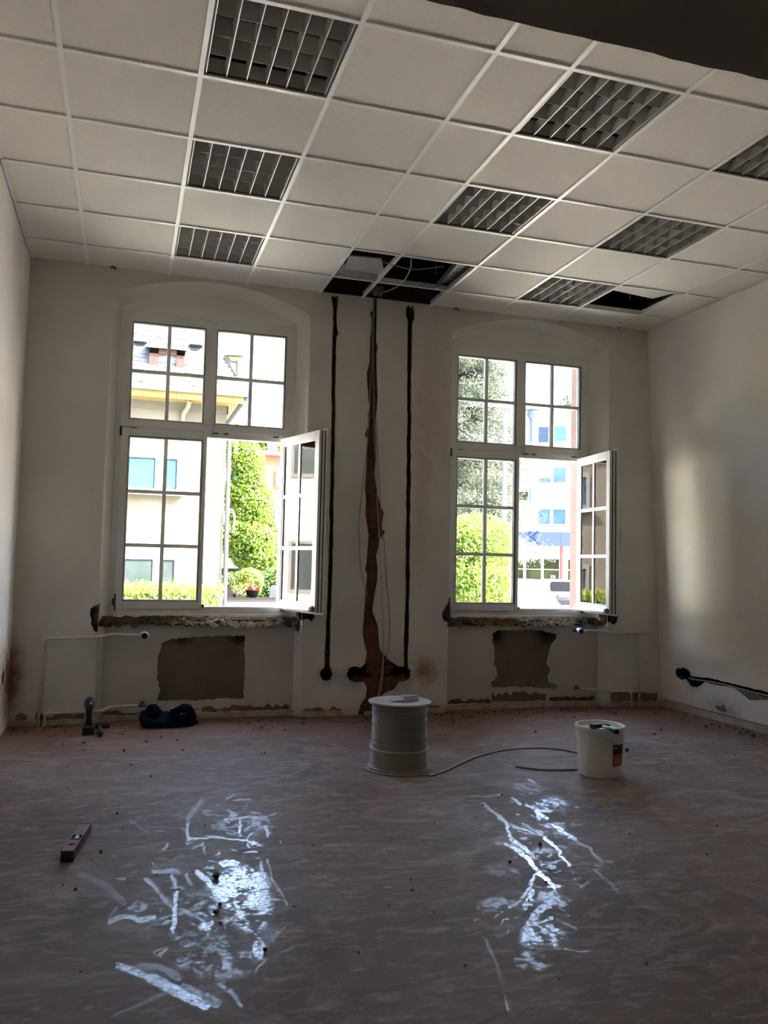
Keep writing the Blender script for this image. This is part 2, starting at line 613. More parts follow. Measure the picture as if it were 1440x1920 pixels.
# ---- reveals, lunettes, parapets
for w in range(2):
    x0, x1, i0, i1 = WX[w]
    outer = [(x0, 0.70)] + arch_o[w] + [(x1, 0.70)]
    inner = [(i0, 0.80)] + arch_i[w] + [(i1, 0.80)]
    mb = MB()
    n = len(outer)
    vv, ff = [], []
    K = 12
    for k in range(K + 1):
        t = k / K
        for a, b_ in zip(outer, inner):
            e = 0.10 * t + 0.90 * t ** 4                          # straight reveal coved into the frame
            vv.append((a[0] + (b_[0] - a[0]) * e, YW + (YF + 0.012 - YW) * t, a[1] + (b_[1] - a[1]) * e))
    for k in range(K):
        for i in range(n - 1):
            ff.append((k * n + i, k * n + i + 1, (k + 1) * n + i + 1, (k + 1) * n + i))
    mb.add(vv, ff)
    mb.build('reveal', M_REVEAL, wall_window, smooth=True, auto=35)
    # lunette above the frame
    mb = MB()
    lun = arch_i[w] + [(i1, Z_FT - 0.02), (i0, Z_FT - 0.02)]
    slab(mb, lun, [], 0, 0.05, lambda u, v, d: (u, YF + 0.010 + d, v))
    mb.build('lunette', [M_REVEAL, M_REVEAL], wall_window, recalc=False)
    # radiator niche under the sill
    nd, ns = 0.10, 0.045
    mb = MB()
    for e, s in ((x0, 1), (x1, -1)):
        mb.add([(e, YW, -.02), (e, YW, 0.74), (e + s * ns, YW + nd, 0.74), (e + s * ns, YW + nd, -.02)], [(0, 1, 2, 3)])
    mb.build('niche_side', M_PLASTER, wall_window)
    if w == 0:
        patch = ragged(pxw([(303, 1206), (320, 1199), (346, 1196), (380, 1194), (420, 1192), (459, 1192), (460, 1240), (459, 1275), (456, 1311), (420, 1310),
                            (372, 1314), (330, 1314), (293, 1315), (301, 1296), (294, 1270), (296, 1235)], YW + nd), 0.02, 0.006)
        exp = [strip(0.45, 0.62, 0.06, 0.075, 11), strip(0.64, 1.36, 0.045, 0.085, 12), strip(-0.12, 0.30, 0.04, 0.07, 13)]
    else:
        patch = ragged(pxw([(924, 1187), (935, 1182), (960, 1182), (1000, 1180), (1020, 1183), (1036, 1187), (1046, 1189), (1044, 1198), (1036, 1206), (1030, 1222),
                            (1026, 1245), (1033, 1256), (1028, 1268), (1031, 1280), (1046, 1284), (1044, 1292), (1010, 1290), (960, 1288), (922, 1290), (921, 1278), (932, 1270),
                            (930, 1252), (926, 1245), (927, 1215), (923, 1200)], YW + nd), 0.02, 0.007)
        exp = [strip(2.78, 3.2, 0.05, 0.085, 14), strip(3.2, 3.75, 0.055, 0.13, 15), strip(3.78, 4.26, 0.045, 0.09, 16)]
    r = random.Random(40 + w)
    npt = 60
    chips = pxw([(392, 1166), (410, 1161), (420, 1164), (406, 1176)], YW + nd) if w == 0 else pxw([(968, 1163), (990, 1163), (982, 1170), (972, 1169)], YW + nd)
    top = [(x1 - ns - (x1 - x0 - 2 * ns) * i / npt, 0.748 + 0.012 * math.sin(i * .5 + w) * math.sin(i * .23) + r.uniform(-.010, .008)) for i in range(npt + 1)]
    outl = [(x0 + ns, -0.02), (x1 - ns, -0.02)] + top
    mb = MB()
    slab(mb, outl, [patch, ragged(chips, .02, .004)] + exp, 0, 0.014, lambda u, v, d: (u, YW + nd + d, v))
    mb.build('niche_panel', [mat('niche_plaster_shaded', (0.53, 0.49, 0.43), 0.85, (0.46, 0.425, 0.37), 1.8, 7, 0.10, 30, spec=0.2, spots=WALL_SPOTS[11:12]), M_REVEAL], wall_window, recalc=False)  # panel colour darkened in place of shade below the windows
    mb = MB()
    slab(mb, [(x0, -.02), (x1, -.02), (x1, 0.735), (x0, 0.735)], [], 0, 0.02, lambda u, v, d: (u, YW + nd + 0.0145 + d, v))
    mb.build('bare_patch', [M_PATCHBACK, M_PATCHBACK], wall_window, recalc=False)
    # rough bed left where the sill board was torn out
    nx, ny = 150, 9
    vv, ff = [], []
    for j in range(ny + 1):
        for i in range(nx + 1):
            x = (x0 - 0.075) + (x1 - x0 + 0.095) * i / nx
            t = j / ny
            y = YW + nd * 0.55 + t * (YF + 0.02 - YW - nd * 0.55)
            nz_ = .012 * math.sin(x * 23 + 3 * math.sin(x * 9)) + .008 * math.sin(x * 61 + j * 1.7) + r.uniform(-.008, .008)
            z = 0.748 + 0.060 * min(1, t * 1.5) + nz_ * (1.1 - .8 * t)
            vv.append((x, y + .014 * math.sin(x * 17 + 2 * math.sin(x * 31)) * (1 - t) + r.uniform(-.006, .006), z))
    for j in range(ny):
        for i in range(nx):
            a = j * (nx + 1) + i
            ff.append((a, a + 1, a + nx + 2, a + nx + 1))
    mb = MB()
    mb.add(vv, ff)
    for e in (x0 - 0.035, x1 + 0.02):                     # broken masonry showing in the notches
        for q in range(7):
            bx, bz = e + r.uniform(-.045, .02), r.uniform(.72, .88)
            s = r.uniform(.014, .03)
            mb.box(bx - s, bx + s, YW + .03, YW + .10, bz - s, bz + s)
    mb.build('sill_bed', mat('sill_masonry', (0.05, 0.033, 0.02), 0.95, (0.19, 0.125, 0.06), 16, 7, 0.6, 70, spec=0.1), wall_window)

# solid parapets under the frames
mb = MB()
for w in range(2):
    mb.box(WX[w][0] - .05, WX[w][1] + .05, YW + .13, 7.175, .55, .792)
mb.build('parapet_core', M_SLOT, wall_window)['kind'] = 'stuff'
# skirting mortar lips along the floor
mb = MB()
for a, b_ in ((-0.78, -0.17), (1.42, 1.80), (1.98, 2.72), (4.32, 4.90)):
    n = int((b_ - a) / 0.03)
    mb.prism([(a, -0.01), (b_, -0.01)] + [(b_ - (b_ - a) * i / n, 0.038 + random.uniform(-.012, .008)) for i in range(n + 1)], -0.008, 0.004, fw)
for w in range(2):
    a, b_ = WX[w][0] + .03, WX[w][1] - .03
    n = int((b_ - a) / 0.03)
    mb.prism([(a, -0.01), (b_, -0.01)] + [(b_ - (b_ - a) * i / n, 0.045 + random.uniform(-.014, .008)) for i in range(n + 1)], 0.09, 0.104, fw)
tag(mb.build('baseboard_window', mat('skirting_mortar', (0.52, 0.44, 0.36), 0.9, (0.36, 0.27, 0.20), 14, 6, 0.3, 60, spec=0.1)),
    'ragged pale mortar strip along the foot of the window wall', kind='structure')

# ---- right wall with its low cable chase
fr = lambda u, v, d: (xr(v) + d, u, v)
rp = lambda lst: [(lambda q: (q.y, q.z))(atx(x, y, 4.897)) for x, y in lst]
slot_hi = [(1266.6, 1259.6), (1269, 1254), (1274, 1252), (1278, 1254), (1281, 1250.5), (1285, 1253), (1292, 1257), (1295.5, 1267), (1310, 1269), (1333, 1272), (1360, 1279), (1382, 1284), (1410, 1291), (1440, 1298)]
slot_lo = [(1440, 1308.5), (1400, 1297), (1369.5, 1288.5), (1340, 1283), (1321, 1278.6), (1315, 1284), (1306, 1289), (1295.5, 1287), (1290, 1279), (1286, 1273), (1277.5, 1275), (1268.5, 1268)]
h1, h2 = rp(slot_hi), rp(slot_lo)
ext = (4.6, 0.295)
SLOT_R = ragged(h1, .03, .004, closed=False) + [(ext[0], ext[1] + .028), ext] + ragged(h2, .03, .003, closed=False)
SPALL = rp([(1378, 1290), (1388, 1298), (1397, 1305), (1405, 1312.5), (1420, 1313), (1440, 1312)]) + [(4.9, 0.255), (4.9, 0.32), (5.6, 0.335)]
SPALL2 = rp([(1362, 1335), (1352, 1334), (1345, 1331), (1340, 1322), (1350, 1326), (1356, 1320)])
mb = MB()
OUTR = [(-3.3, -0.05), (6.90, -0.05), (6.90, WALL_TOP), (-3.3, WALL_TOP)]
GROOVE = [(4.0, 0.058), (6.85, 0.058), (6.85, 0.066), (4.0, 0.068)]
slab(mb, OUTR, [SLOT_R, ragged(SPALL, .03, .004), ragged(SPALL2, .02, .004), GROOVE], 0, 0.010, fr)
wall_right = mb.build('wall_right', [M_SIDE_LIT, M_SLOT], recalc=False)
tag(wall_right, 'white plastered right wall with a low horizontal cable chase', kind='structure')
mb = MB()
slab(mb, OUTR, [SLOT_R], 0.010, 0.06, fr)
mb.build('mortar_layer', [M_MORTAR, M_SLOT], wall_right, recalc=False)
mb = MB()
slab(mb, OUTR, [], 0.10, 0.11, fr)
mb.build('masonry_core', [M_HOLE_SHADE, M_HOLE_SHADE], wall_right, recalc=False)
mb = MB()
mb.prism([(-3.2, -0.01), (6.87, -0.01), (6.87, 0.056), (-3.2, 0.058)], -0.010, 0.002, fr)
tag(mb.build('baseboard_right', mat('skirting_paint', (0.60, 0.53, 0.46), 0.85, (0.46, 0.38, 0.31), 9, 6, 0.2, 50, spec=0.15)),
    'low pale skirting strip along the foot of the right wall', kind='structure')

# ---- left wall with a socket hole near the corner
HOLE_L = [(6.50 + 0.05 * math.cos(a), 0.415 + 0.045 * math.sin(a)) for a in np.linspace(0, 2 * math.pi, 14, endpoint=False)]
fl = lambda u, v, d: (XL - 0.004 - d, u, v)
mb = MB()
slab(mb, OUTR, [ragged(HOLE_L, .02, .006)], 0, 0.06, fl)
wall_left = mb.build('wall_left', [M_SIDE_LIT, M_SLOT], recalc=False)
tag(wall_left, 'white plastered left wall seen edge-on beside the left window', kind='structure')
mb = MB()
mb.lathe([(0.055, -0.06), (0.055, -0.14), (0.0, -0.14)], (XL, 6.50, 0.415), 16, 'x')
slab(mb, OUTR, [], 0.15, 0.16, fl)
mb.build('socket_hole', [M_HOLE_SHADE, M_HOLE_SHADE], wall_left, recalc=False)

# ---- rear part of the building behind the camera: header beam over the wide opening and dark adjoining room
mb = MB()
nb = 90
edge = [(5.2 - 6.2 * i / nb, 2.998 + random.uniform(-.004, .004)) for i in range(nb + 1)]
mb.prism(edge + [(-1.0, WALL_TOP), (5.2, WALL_TOP)], 0.0, 1.0, lambda u, v, d: (u, 2.318 + .3 * d, v + (.34 * d if v < 3.2 else 0)))   # splayed underside
tag(mb.build('trim_1', M_BEAM), 'dark unlit header beam crossing the top right corner of the view', kind='structure')
mb = MB()
mb.box(-1.0, 5.2, -3.3, -3.2, -0.05, WALL_TOP)
tag(mb.build('wall_rear', M_BEAM), 'rear wall of the room behind the camera', kind='structure')

# ---- ceiling: raw slab above, grid and tiles as its parts
mb = MB()
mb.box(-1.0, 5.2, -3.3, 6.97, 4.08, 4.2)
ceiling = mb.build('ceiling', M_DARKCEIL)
tag(ceiling, 'suspended ceiling of square white tiles in a metal grid under a dark slab', kind='structure')
GX = {'A': -0.374, 'B': 0.251, 'C': 0.876, 'D': 1.501, 'E': 1.8787, 'F': 2.5037, 'G': 3.1287, 'H': 3.7537, 'I': 4.3787}
XS = [XL] + [GX[k] for k in 'ABCDEFGHI'] + [xr(H_C)]
YR = [2.62] + [3.3212 + 0.625 * k for k in range(-1, 6)] + [YW]
LAMPS = {(2, 2), (2, 4), (2, 6), (5, 2), (5, 4), (7, 2), (7, 4), (7, 6)}     # (column, row) cells holding luminaires
OPEN = {(4, 6), (5, 6), (4, 7), (5, 7), (8, 6)}
ZT = H_C + 0.009
TILE_ME = {}
for ci in range(len(XS) - 1):
    for ri in range(len(YR) - 1):
        if (ci, ri) in LAMPS or (ci, ri) in OPEN:
            continue
        x0, x1, y0, y1 = XS[ci], XS[ci + 1], YR[ri], YR[ri + 1]
        gx0, gx1 = (0.004 if ci else -0.004), (0.004 if ci < len(XS) - 2 else -0.004)
        gy0, gy1 = (0.004 if ri else -.004), (0.004 if ri < len(YR) - 2 else -.004)
        w_, h_ = x1 - x0 - gx0 - gx1, y1 - y0 - gy0 - gy1
        key = (round(w_, 3), round(h_, 3))
        if key not in TILE_ME:
            mb = MB()
            mb.box(-w_ / 2, w_ / 2, -h_ / 2, h_ / 2, 0, 0.015)
            o = mb.build('ceiling_tile', M_TILE)
            TILE_ME[key] = o.data
            bpy.data.objects.remove(o)
        o = link('ceiling_tile', TILE_ME[key], ceiling, ((x0 + gx0 + x1 - gx1) / 2, (y0 + gy0 + y1 - gy1) / 2, ZT + random.uniform(0, .0008)))
# the tile that was pushed up and slid back over its neighbour, leaving a dark gap
o = link('ceiling_tile', TILE_ME[(0.617, 0.617)], ceiling, ((GX['H'] + GX['I']) / 2 + 0.02, 5.8212 + 0.3125 - 0.24, ZT + 0.055))
o.rotation_euler = (math.radians(5.5), math.radians(1), math.radians(7))
o['label'] = 'tile pushed up out of the grid beside the dark gap'


def tee(mb, x0, x1, y0, y1):
    mb.box(x0, x1, y0, y1, H_C, H_C + 0.008)
    cx, cyy = (x0 + x1) / 2, (y0 + y1) / 2
    if x1 - x0 < y1 - y0:
        mb.box(cx - .0015, cx + .0015, y0, y1, H_C + .008, H_C + .046)
    else:
        mb.box(x0, x1, cyy - .0015, cyy + .0015, H_C + .008, H_C + .046)


for k in 'ABCDEFGHI':
    mb = MB()
    tee(mb, GX[k] - 0.012, GX[k] + 0.012, 2.62, YW)
    mb.build('main_runner', M_TEE, ceiling)
for ci in range(len(XS) - 1):
    for ri in range(1, len(YR) - 1):
        mb = MB()
        a = XS[ci] + (0.012 if ci else 0)
        b_ = XS[ci + 1] - (0.012 if ci < len(XS) - 2 else 0)
        tee(mb, a, b_, YR[ri] - 0.012, YR[ri] + 0.012)
        mb.build('cross_tee', M_TEE, ceiling)
mb = MB()
mb.box(XL, XL + .02, 2.62, YW, H_C, H_C + .003)
mb.box(XL, XL + .002, 2.62, YW, H_C, H_C + .025)
mb.build('edge_angle', M_TEE, ceiling)
mb = MB()
mb.box(xr(H_C) - .02, xr(H_C), 2.62, YW, H_C, H_C + .003)
mb.build('edge_angle', M_TEE, ceiling)
# things left in the ceiling void
mb = MB()
for hx in np.arange(0.4, 4.4, 0.9):
    for hy in (4.0, 5.2, 6.2):
        mb.tube([(hx + .1, hy, H_C + .04), (hx + .1, hy, 4.08)], .003, 5)
mb.build('hanger_wire', M_STEEL, ceiling)

# ---- floor
def stroke(P, pts, w):
    d = np.full(len(P), 1e9)
    for (a, b_) in zip(pts[:-1], pts[1:]):
        a_ = np.array(a, float)
        e = np.array(b_, float) - a_
        t = np.clip(((P - a_) @ e) / max(e @ e, 1e-6), 0, 1)
        q = a_ + t[:, None] * e
        d = np.minimum(d, np.linalg.norm((P - q), axis=1))
    return np.clip((w / 2 - d) / 1.1 + 0.5, 0, 1)


def blob(P, cx, cyy, rx, ry):
    r = np.sqrt(((P[:, 0] - cx) / rx) ** 2 + ((P[:, 1] - cyy) / ry) ** 2)
    return np.clip((1.12 - r) / 0.3, 0, 1)


def vnoise(P, s, seed):
    """value noise on a lattice, s = cell size"""
    g = np.random.default_rng(seed).random((257, 257))
    q = P / s
    i = np.floor(q).astype(int)
    f = q - i
    f = f * f * (3 - 2 * f)
    a = g[i[:, 0] % 257, i[:, 1] % 257]
    b_ = g[(i[:, 0] + 1) % 257, i[:, 1] % 257]
    c = g[i[:, 0] % 257, (i[:, 1] + 1) % 257]
    d = g[(i[:, 0] + 1) % 257, (i[:, 1] + 1) % 257]
    return (a * (1 - f[:, 0]) + b_ * f[:, 0]) * (1 - f[:, 1]) + (c * (1 - f[:, 0]) + d * f[:, 0]) * f[:, 1]


gx = np.unique(np.concatenate([np.linspace(-1.0, -0.4, 10), np.arange(-0.4, 3.1, 0.0042), np.linspace(3.1, 5.2, 30)]))
gy = np.unique(np.concatenate([np.linspace(-3.3, 2.15, 20), np.arange(2.15, 4.9, 0.0062), np.linspace(4.9, 7.0, 30)]))
nx, ny = len(gx), len(gy)
XX, YY = np.meshgrid(gx, gy)
V = np.stack([XX.ravel(), YY.ravel(), np.zeros(nx * ny)], 1)
dv_ = V - np.array(CAM)
D_ = dv_ @ np.array(FW)
ok = D_ > 0.5
PX = np.zeros((len(V), 2))
PX[ok, 0] = 720 + FPX * (dv_[ok] @ np.array(RT)) / D_[ok]
PX[ok, 1] = 960 - FPX * (dv_[ok] @ np.array(UP)) / D_[ok]
PX[~ok] = -9999
warp = PX + 5 * np.stack([vnoise(V[:, :2], .05, 1) - .5, vnoise(V[:, :2], .05, 2) - .5], 1) + 3 * np.stack([vnoise(V[:, :2], .017, 3) - .5, vnoise(V[:, :2], .017, 4) - .5], 1)
BL = [(458, 1545, 58, 24, .5), (430, 1618, 21, 7, .95), (452, 1668, 58, 44, .9), (455, 1650, 50, 28, .8), (425, 1710, 55, 26, .6), (480, 1655, 26, 20, .6),
      (258, 1700, 18, 9, .7), (293, 1704, 14, 12, .6), (385, 1740, 12, 10, .8), (410, 1795, 88, 44, .5), (306, 1785, 20, 13, .6),
      (485, 1778, 14, 17, .85), (445, 1810, 38, 8, .65), (240, 1850, 36, 11, .3), (330, 1755, 60, 14, .3), (250, 1730, 50, 22, .3), (340, 1700, 90, 60, .16),
      (500, 1745, 30, 25, .35), (390, 1690, 40, 40, .3), (505, 1690, 18, 55, .3), (420, 1860, 60, 25, .14), (472, 1700, 42, 50, .8), (430, 1755, 70, 20, .3),
      (1032, 1508, 32, 14, .65), (985, 1553, 46, 14, .5), (1032, 1556, 28, 16, .6), (1030, 1621, 24, 9, .65), (1062, 1635, 16, 9, .55), (1010, 1600, 40, 12, .55),
      (942, 1635, 34, 17, .42), (930, 1698, 36, 17, .6), (1018, 1758, 44, 28, .8), (1005, 1800, 46, 18, .65), (990, 1690, 12, 12, .7), (1035, 1686, 34, 20, .65),
      (980, 1480, 40, 12, .35), (880, 1550, 60, 12, .25), (1060, 1700, 40, 40, .2), (960, 1760, 80, 50, .2), (1000, 1880, 60, 25, .18), (870, 1830, 50, 40, .14),
      (640, 1465, 120, 20, .12), (1020, 1640, 90, 100, .14), (440, 1650, 130, 130, .16)]
ST = [([(352, 1543), (352, 1575)], 5, .8), ([(352, 1573), (400, 1570), (440, 1573), (490, 1584)], 3.5, .8), ([(450, 1540), (449, 1565)], 4, .9), ([(500, 1552), (501, 1566)], 7, .8),
      ([(420, 1535), (500, 1533)], 4, .6), ([(330, 1676), (328, 1710), (325, 1745)], 8, 1), ([(208, 1726), (225, 1719), (245, 1719), (262, 1727), (290, 1721)], 10, .85),
      ([(275, 1650), (295, 1672)], 8, .75), ([(322, 1640), (330, 1662)], 7, .7), ([(372, 1636), (388, 1652), (408, 1668)], 12, .9), ([(300, 1680), (322, 1700)], 7, .6),
      ([(398, 1728), (385, 1742)], 8, .8), ([(222, 1812), (250, 1820), (290, 1838)], 13, .95), ([(285, 1836), (330, 1858), (385, 1886)], 20, .9), ([(350, 1855), (405, 1880)], 22, .5),
      ([(262, 1812), (300, 1815), (335, 1832)], 14, .42), ([(412, 1845), (432, 1860), (450, 1884)], 8, .6), ([(210, 1906), (260, 1885), (310, 1862)], 7, .3),
      ([(488, 1620), (492, 1640)], 6, .7), ([(502, 1614), (510, 1650), (532, 1680)], 4.5, .55), ([(150, 1637), (200, 1662), (230, 1690)], 13, .28), ([(352, 1535), (378, 1500)], 9, .28),
      ([(285, 1634), (330, 1632)], 7, .6), ([(205, 1720), (218, 1700)], 5, .5), ([(300, 1725), (380, 1700)], 4, .45), ([(520, 1750), (535, 1738)], 3, .6), ([(480, 1825), (492, 1805)], 4, .6),
      ([(240, 1535), (275, 1560)], 5, .25), ([(330, 1700), (370, 1720), (395, 1740)], 6, .5), ([(395, 1640), (430, 1645), (470, 1640)], 5, .5), ([(355, 1655), (350, 1640)], 8, .5),
      ([(905, 1505), (920, 1520), (935, 1533), (948, 1543), (953, 1557), (957, 1571), (972, 1583), (992, 1597)], 6.5, .95),
      ([(962, 1580), (980, 1590), (998, 1602)], 8, .6), ([(950, 1582), (972, 1597), (990, 1609), (995, 1620), (1010, 1637), (1030, 1653), (1040, 1664)], 8, 1), ([(1024, 1662), (1048, 1662)], 4, .8),
      ([(960, 1495), (975, 1508)], 5, .75), ([(985, 1508), (1005, 1517), (1032, 1522)], 4, .8), ([(1003, 1520), (1027, 1534)], 6, .9), ([(1036, 1548), (1060, 1562), (1078, 1575)], 6, .95),
      ([(1080, 1578), (1105, 1588), (1115, 1602), (1124, 1614)], 5.5, .62), ([(1022, 1572), (1045, 1588), (1052, 1605), (1067, 1621)], 6, .95), ([(1116, 1633), (1130, 1645)], 5, .6),
      ([(1140, 1652), (1163, 1676)], 5, .5), ([(1004, 1640), (995, 1660), (978, 1684)], 7, .75), ([(997, 1672), (985, 1700)], 10, .75), ([(975, 1690), (955, 1702)], 5, .7),
      ([(1028, 1695), (1010, 1708), (992, 1735)], 15, .7), ([(1035, 1720), (985, 1740)], 6, .75), ([(1040, 1672), (1053, 1690)], 4, .7), ([(1045, 1780), (1105, 1783)], 3.5, .6),
      ([(905, 1755), (920, 1780), (928, 1800), (938, 1832)], 6, .4), ([(945, 1865), (955, 1897)], 4.5, .6), ([(840, 1503), (880, 1494), (940, 1491)], 3.5, .4), ([(940, 1732), (943, 1723), (952, 1722)], 3, .8),
      ([(1060, 1597), (1100, 1618)], 3, .35), ([(1070, 1622), (1130, 1616)], 2.5, .4), ([(898, 1600), (896, 1560)], 3, .25), ([(820, 1588), (950, 1570)], 2.5, .3), ([(1050, 1730), (1085, 1745)], 5, .45),
      ([(1010, 1730), (1010, 1700)], 5, .5), ([(960, 1548), (1003, 1562)], 4, .7), ([(1010, 1535), (1010, 1528)], 8, .7), ([(860, 1700), (850, 1712)], 4, .4),
      ([(1058, 1750), (1080, 1780)], 4, .3), ([(1000, 1765), (1040, 1775)], 6, .5)]
rs_ = random.Random(77)                     # many short faint wiping marks around the two shiny areas
for cx_, cy_, sx2, sy2, nn_, smax in ((410, 1700, 85, 75, 190, .75), (450, 1550, 60, 22, 36, .6), (1015, 1690, 75, 85, 150, .6), (1010, 1540, 70, 40, 70, .55), (700, 1700, 330, 110, 90, .22), (640, 1480, 240, 40, 70, .2)):
    for _ in range(nn_):
        x_, y_ = rs_.gauss(cx_, sx2), rs_.gauss(cy_, sy2)
        an_ = rs_.choice([rs_.gauss(.15, .35), rs_.gauss(.8, .4), rs_.gauss(-.5, .5), rs_.uniform(0, 3.1)])
        ln2 = rs_.uniform(4, 26)
        ST.append(([(x_, y_), (x_ + ln2 * math.cos(an_) * .5, y_ + ln2 * math.sin(an_) * .22), (x_ + ln2 * math.cos(an_ + rs_.uniform(-.4, .4)), y_ + ln2 * .5 * math.sin(an_))], rs_.uniform(1.4, 4.2), rs_.uniform(.12, smax)))
mask = np.zeros(len(V))
grain = vnoise(V[:, :2] @ np.array([[.8, .6], [-.6, .8]]), .012, 5)
grain2 = vnoise(V[:, :2] * np.array([1, .45]), .03, 6)
for cx_, cy_, rx_, ry_, s_ in BL:
    sel = (np.abs(PX[:, 0] - cx_) < rx_ * 1.4 + 8) & (np.abs(PX[:, 1] - cy_) < ry_ * 1.4 + 8)
    v_ = blob(warp[sel], cx_, cy_, rx_, ry_) * s_
    g_ = grain[sel] * .55 + grain2[sel] * .6
    v_ = v_ * np.clip((g_ - (.66 - .40 * s_)) * 3.2, 0, 1)
    mask[sel] = np.maximum(mask[sel], v_)
for pts_, w_, s_ in ST:
    a_ = np.array(pts_)
    sel = (PX[:, 0] > a_[:, 0].min() - 20) & (PX[:, 0] < a_[:, 0].max() + 20) & (PX[:, 1] > a_[:, 1].min() - 20) & (PX[:, 1] < a_[:, 1].max() + 20)
    v_ = stroke(warp[sel], pts_, w_) * s_ * np.clip(.55 + grain[sel] * .8, 0, 1)
    mask[sel] = np.maximum(mask[sel], v_)
me = bpy.data.meshes.new('floor')
nf = (nx - 1) * (ny - 1)
ii, jj = np.meshgrid(np.arange(nx - 1), np.arange(ny - 1))
a_ = (jj * nx + ii).ravel()
F_ = np.stack([a_, a_ + 1, a_ + nx + 1, a_ + nx], 1).astype(np.int32)
me.vertices.add(len(V))
me.vertices.foreach_set('co', V.astype(np.float32).ravel())
me.loops.add(nf * 4)
me.loops.foreach_set('vertex_index', F_.ravel())
me.polygons.add(nf)
me.polygons.foreach_set('loop_start', (np.arange(nf) * 4).astype(np.int32))
me.polygons.foreach_set('loop_total', np.full(nf, 4, np.int32))
at_ = me.attributes.new('wipe', 'FLOAT', 'POINT')
at_.data.foreach_set('value', mask.astype(np.float32))
me.update()
me.validate()


def floor_mat():
    m = bpy.data.materials.new('dusty_screed')
    m.use_nodes = True
    N, L = m.node_tree.nodes, m.node_tree.links
    b = N['Principled BSDF']
    g = N.new('ShaderNodeNewGeometry')

    def noise(scale, detail=6, vec=None, rough=.6):
        n = N.new('ShaderNodeTexNoise')
        n.inputs['Scale'].default_value = scale
        n.inputs['Detail'].default_value = detail
        n.inputs['Roughness'].default_value = rough
        L.new(vec or g.outputs['Position'], n.inputs['Vector'])
        return n.outputs['Fac']

    def ramp(fac, p0, p1, c0, c1):
        r = N.new('ShaderNodeValToRGB')
        r.color_ramp.elements[0].position = p0
        r.color_ramp.elements[1].position = p1
        r.color_ramp.elements[0].color = (*c0, 1)
        r.color_ramp.elements[1].color = (*c1, 1)
        L.new(fac, r.inputs['Fac'])
        return r.outputs['Color']

    def mix(fac, a, b2):
        x = N.new('ShaderNodeMix')
        x.data_type = 'RGBA'
        if isinstance(fac, float):
            x.inputs['Factor'].default_value = fac
        else:
            L.new(fac, x.inputs['Factor'])
        for s, v in (('A', a), ('B', b2)):
            if isinstance(v, tuple):
                x.inputs[s].default_value = (*v, 1)
            else:
                L.new(v, x.inputs[s])
        return x.outputs['Result']
    base = ramp(noise(1.3, 8), .35, .68, (0.195, 0.142, 0.115), (0.275, 0.207, 0.173))
    def swirl(rot, sx, sy, scale, p0, p1, amt, c, base, dist=1.2):
        mpn = N.new('ShaderNodeMapping')
        mpn.inputs['Rotation'].default_value = (0, 0, rot)
        mpn.inputs['Scale'].default_value = (sx, sy, 1)
        L.new(g.outputs['Position'], mpn.inputs['Vector'])
        n = N.new('ShaderNodeTexNoise')
        n.inputs['Scale'].default_value = scale
        n.inputs['Detail'].default_value = 9
        n.inputs['Roughness'].default_value = .66
        n.inputs['Distortion'].default_value = dist
        L.new(mpn.outputs[0], n.inputs['Vector'])
        return mix(ramp(n.outputs['Fac'], p0, p1, (0, 0, 0), (amt, amt, amt)), base, c)
    base = swirl(.4, 1, 1.6, 1.6, .50, .70, .65, (0.42, 0.335, 0.29), base, 2.0)
    base = swirl(-.5, 1, 3.0, 4.2, .53, .70, .6, (0.48, 0.38, 0.33), base, 1.4)
    base = swirl(.9, 1, 2.6, 9.0, .55, .70, .55, (0.54, 0.45, 0.40), base, .9)
    base = swirl(.1, 1, 1.3, 3.1, .56, .72, .5, (0.155, 0.105, 0.08), base, 1.6)
    sp = N.new('ShaderNodeSeparateXYZ')
    L.new(g.outputs['Position'], sp.inputs[0])
    mr = N.new('ShaderNodeMapRange')            # red brick dust swept up towards the window wall
    mr.inputs['From Min'].default_value = 5.6
    mr.inputs['From Max'].default_value = 6.6
    mr.inputs['To Max'].default_value = .72
    ad = N.new('ShaderNodeMath')
    ad.operation = 'MULTIPLY_ADD'
    L.new(noise(2.2, 6), ad.inputs[0])
    ad.inputs[1].default_value = 1.1
    L.new(sp.outputs['Y'], ad.inputs[2])
    sb = N.new('ShaderNodeMath')
    sb.operation = 'SUBTRACT'
    L.new(ad.outputs[0], sb.inputs[0])
    sb.inputs[1].default_value = .55
    L.new(sb.outputs[0], mr.inputs['Value'])
    base = mix(mr.outputs['Result'], base, (0.19, 0.098, 0.06))
    specks = ramp(noise(95, 2), .70, .74, (0, 0, 0), (.6, .6, .6))
    base = mix(specks, base, (0.08, 0.055, 0.045))
    at2 = N.new('ShaderNodeAttribute')
    at2.attribute_name = 'wipe'
    vo = N.new('ShaderNodeTexVoronoi')
    vo.feature = 'DISTANCE_TO_EDGE'
    vo.inputs['Scale'].default_value = 58
    L.new(g.outputs['Position'], vo.inputs['Vector'])
    crk = ramp(vo.outputs['Distance'], .012, .045, (.2, .2, .2), (1, 1, 1))
    fine = ramp(noise(75, 7, None, .72), .36, .50, (.35, .35, .35), (1, 1, 1))
    mm = N.new('ShaderNodeMath')
    mm.operation = 'MULTIPLY'
    L.new(at2.outputs['Fac'], mm.inputs[0])
    m2 = N.new('ShaderNodeMath')
    m2.operation = 'MULTIPLY'
    L.new(crk, m2.inputs[0])
    L.new(fine, m2.inputs[1])
    L.new(m2.outputs[0], mm.inputs[1])
    wiped = mm.outputs[0]
    base = mix(wiped, base, (0.13, 0.11, 0.10))
    L.new(base, b.inputs['Base Color'])
    rr = N.new('ShaderNodeMapRange')
    rr.inputs['To Min'].default_value = .62
    rr.inputs['To Max'].default_value = .13
    L.new(wiped, rr.inputs['Value'])
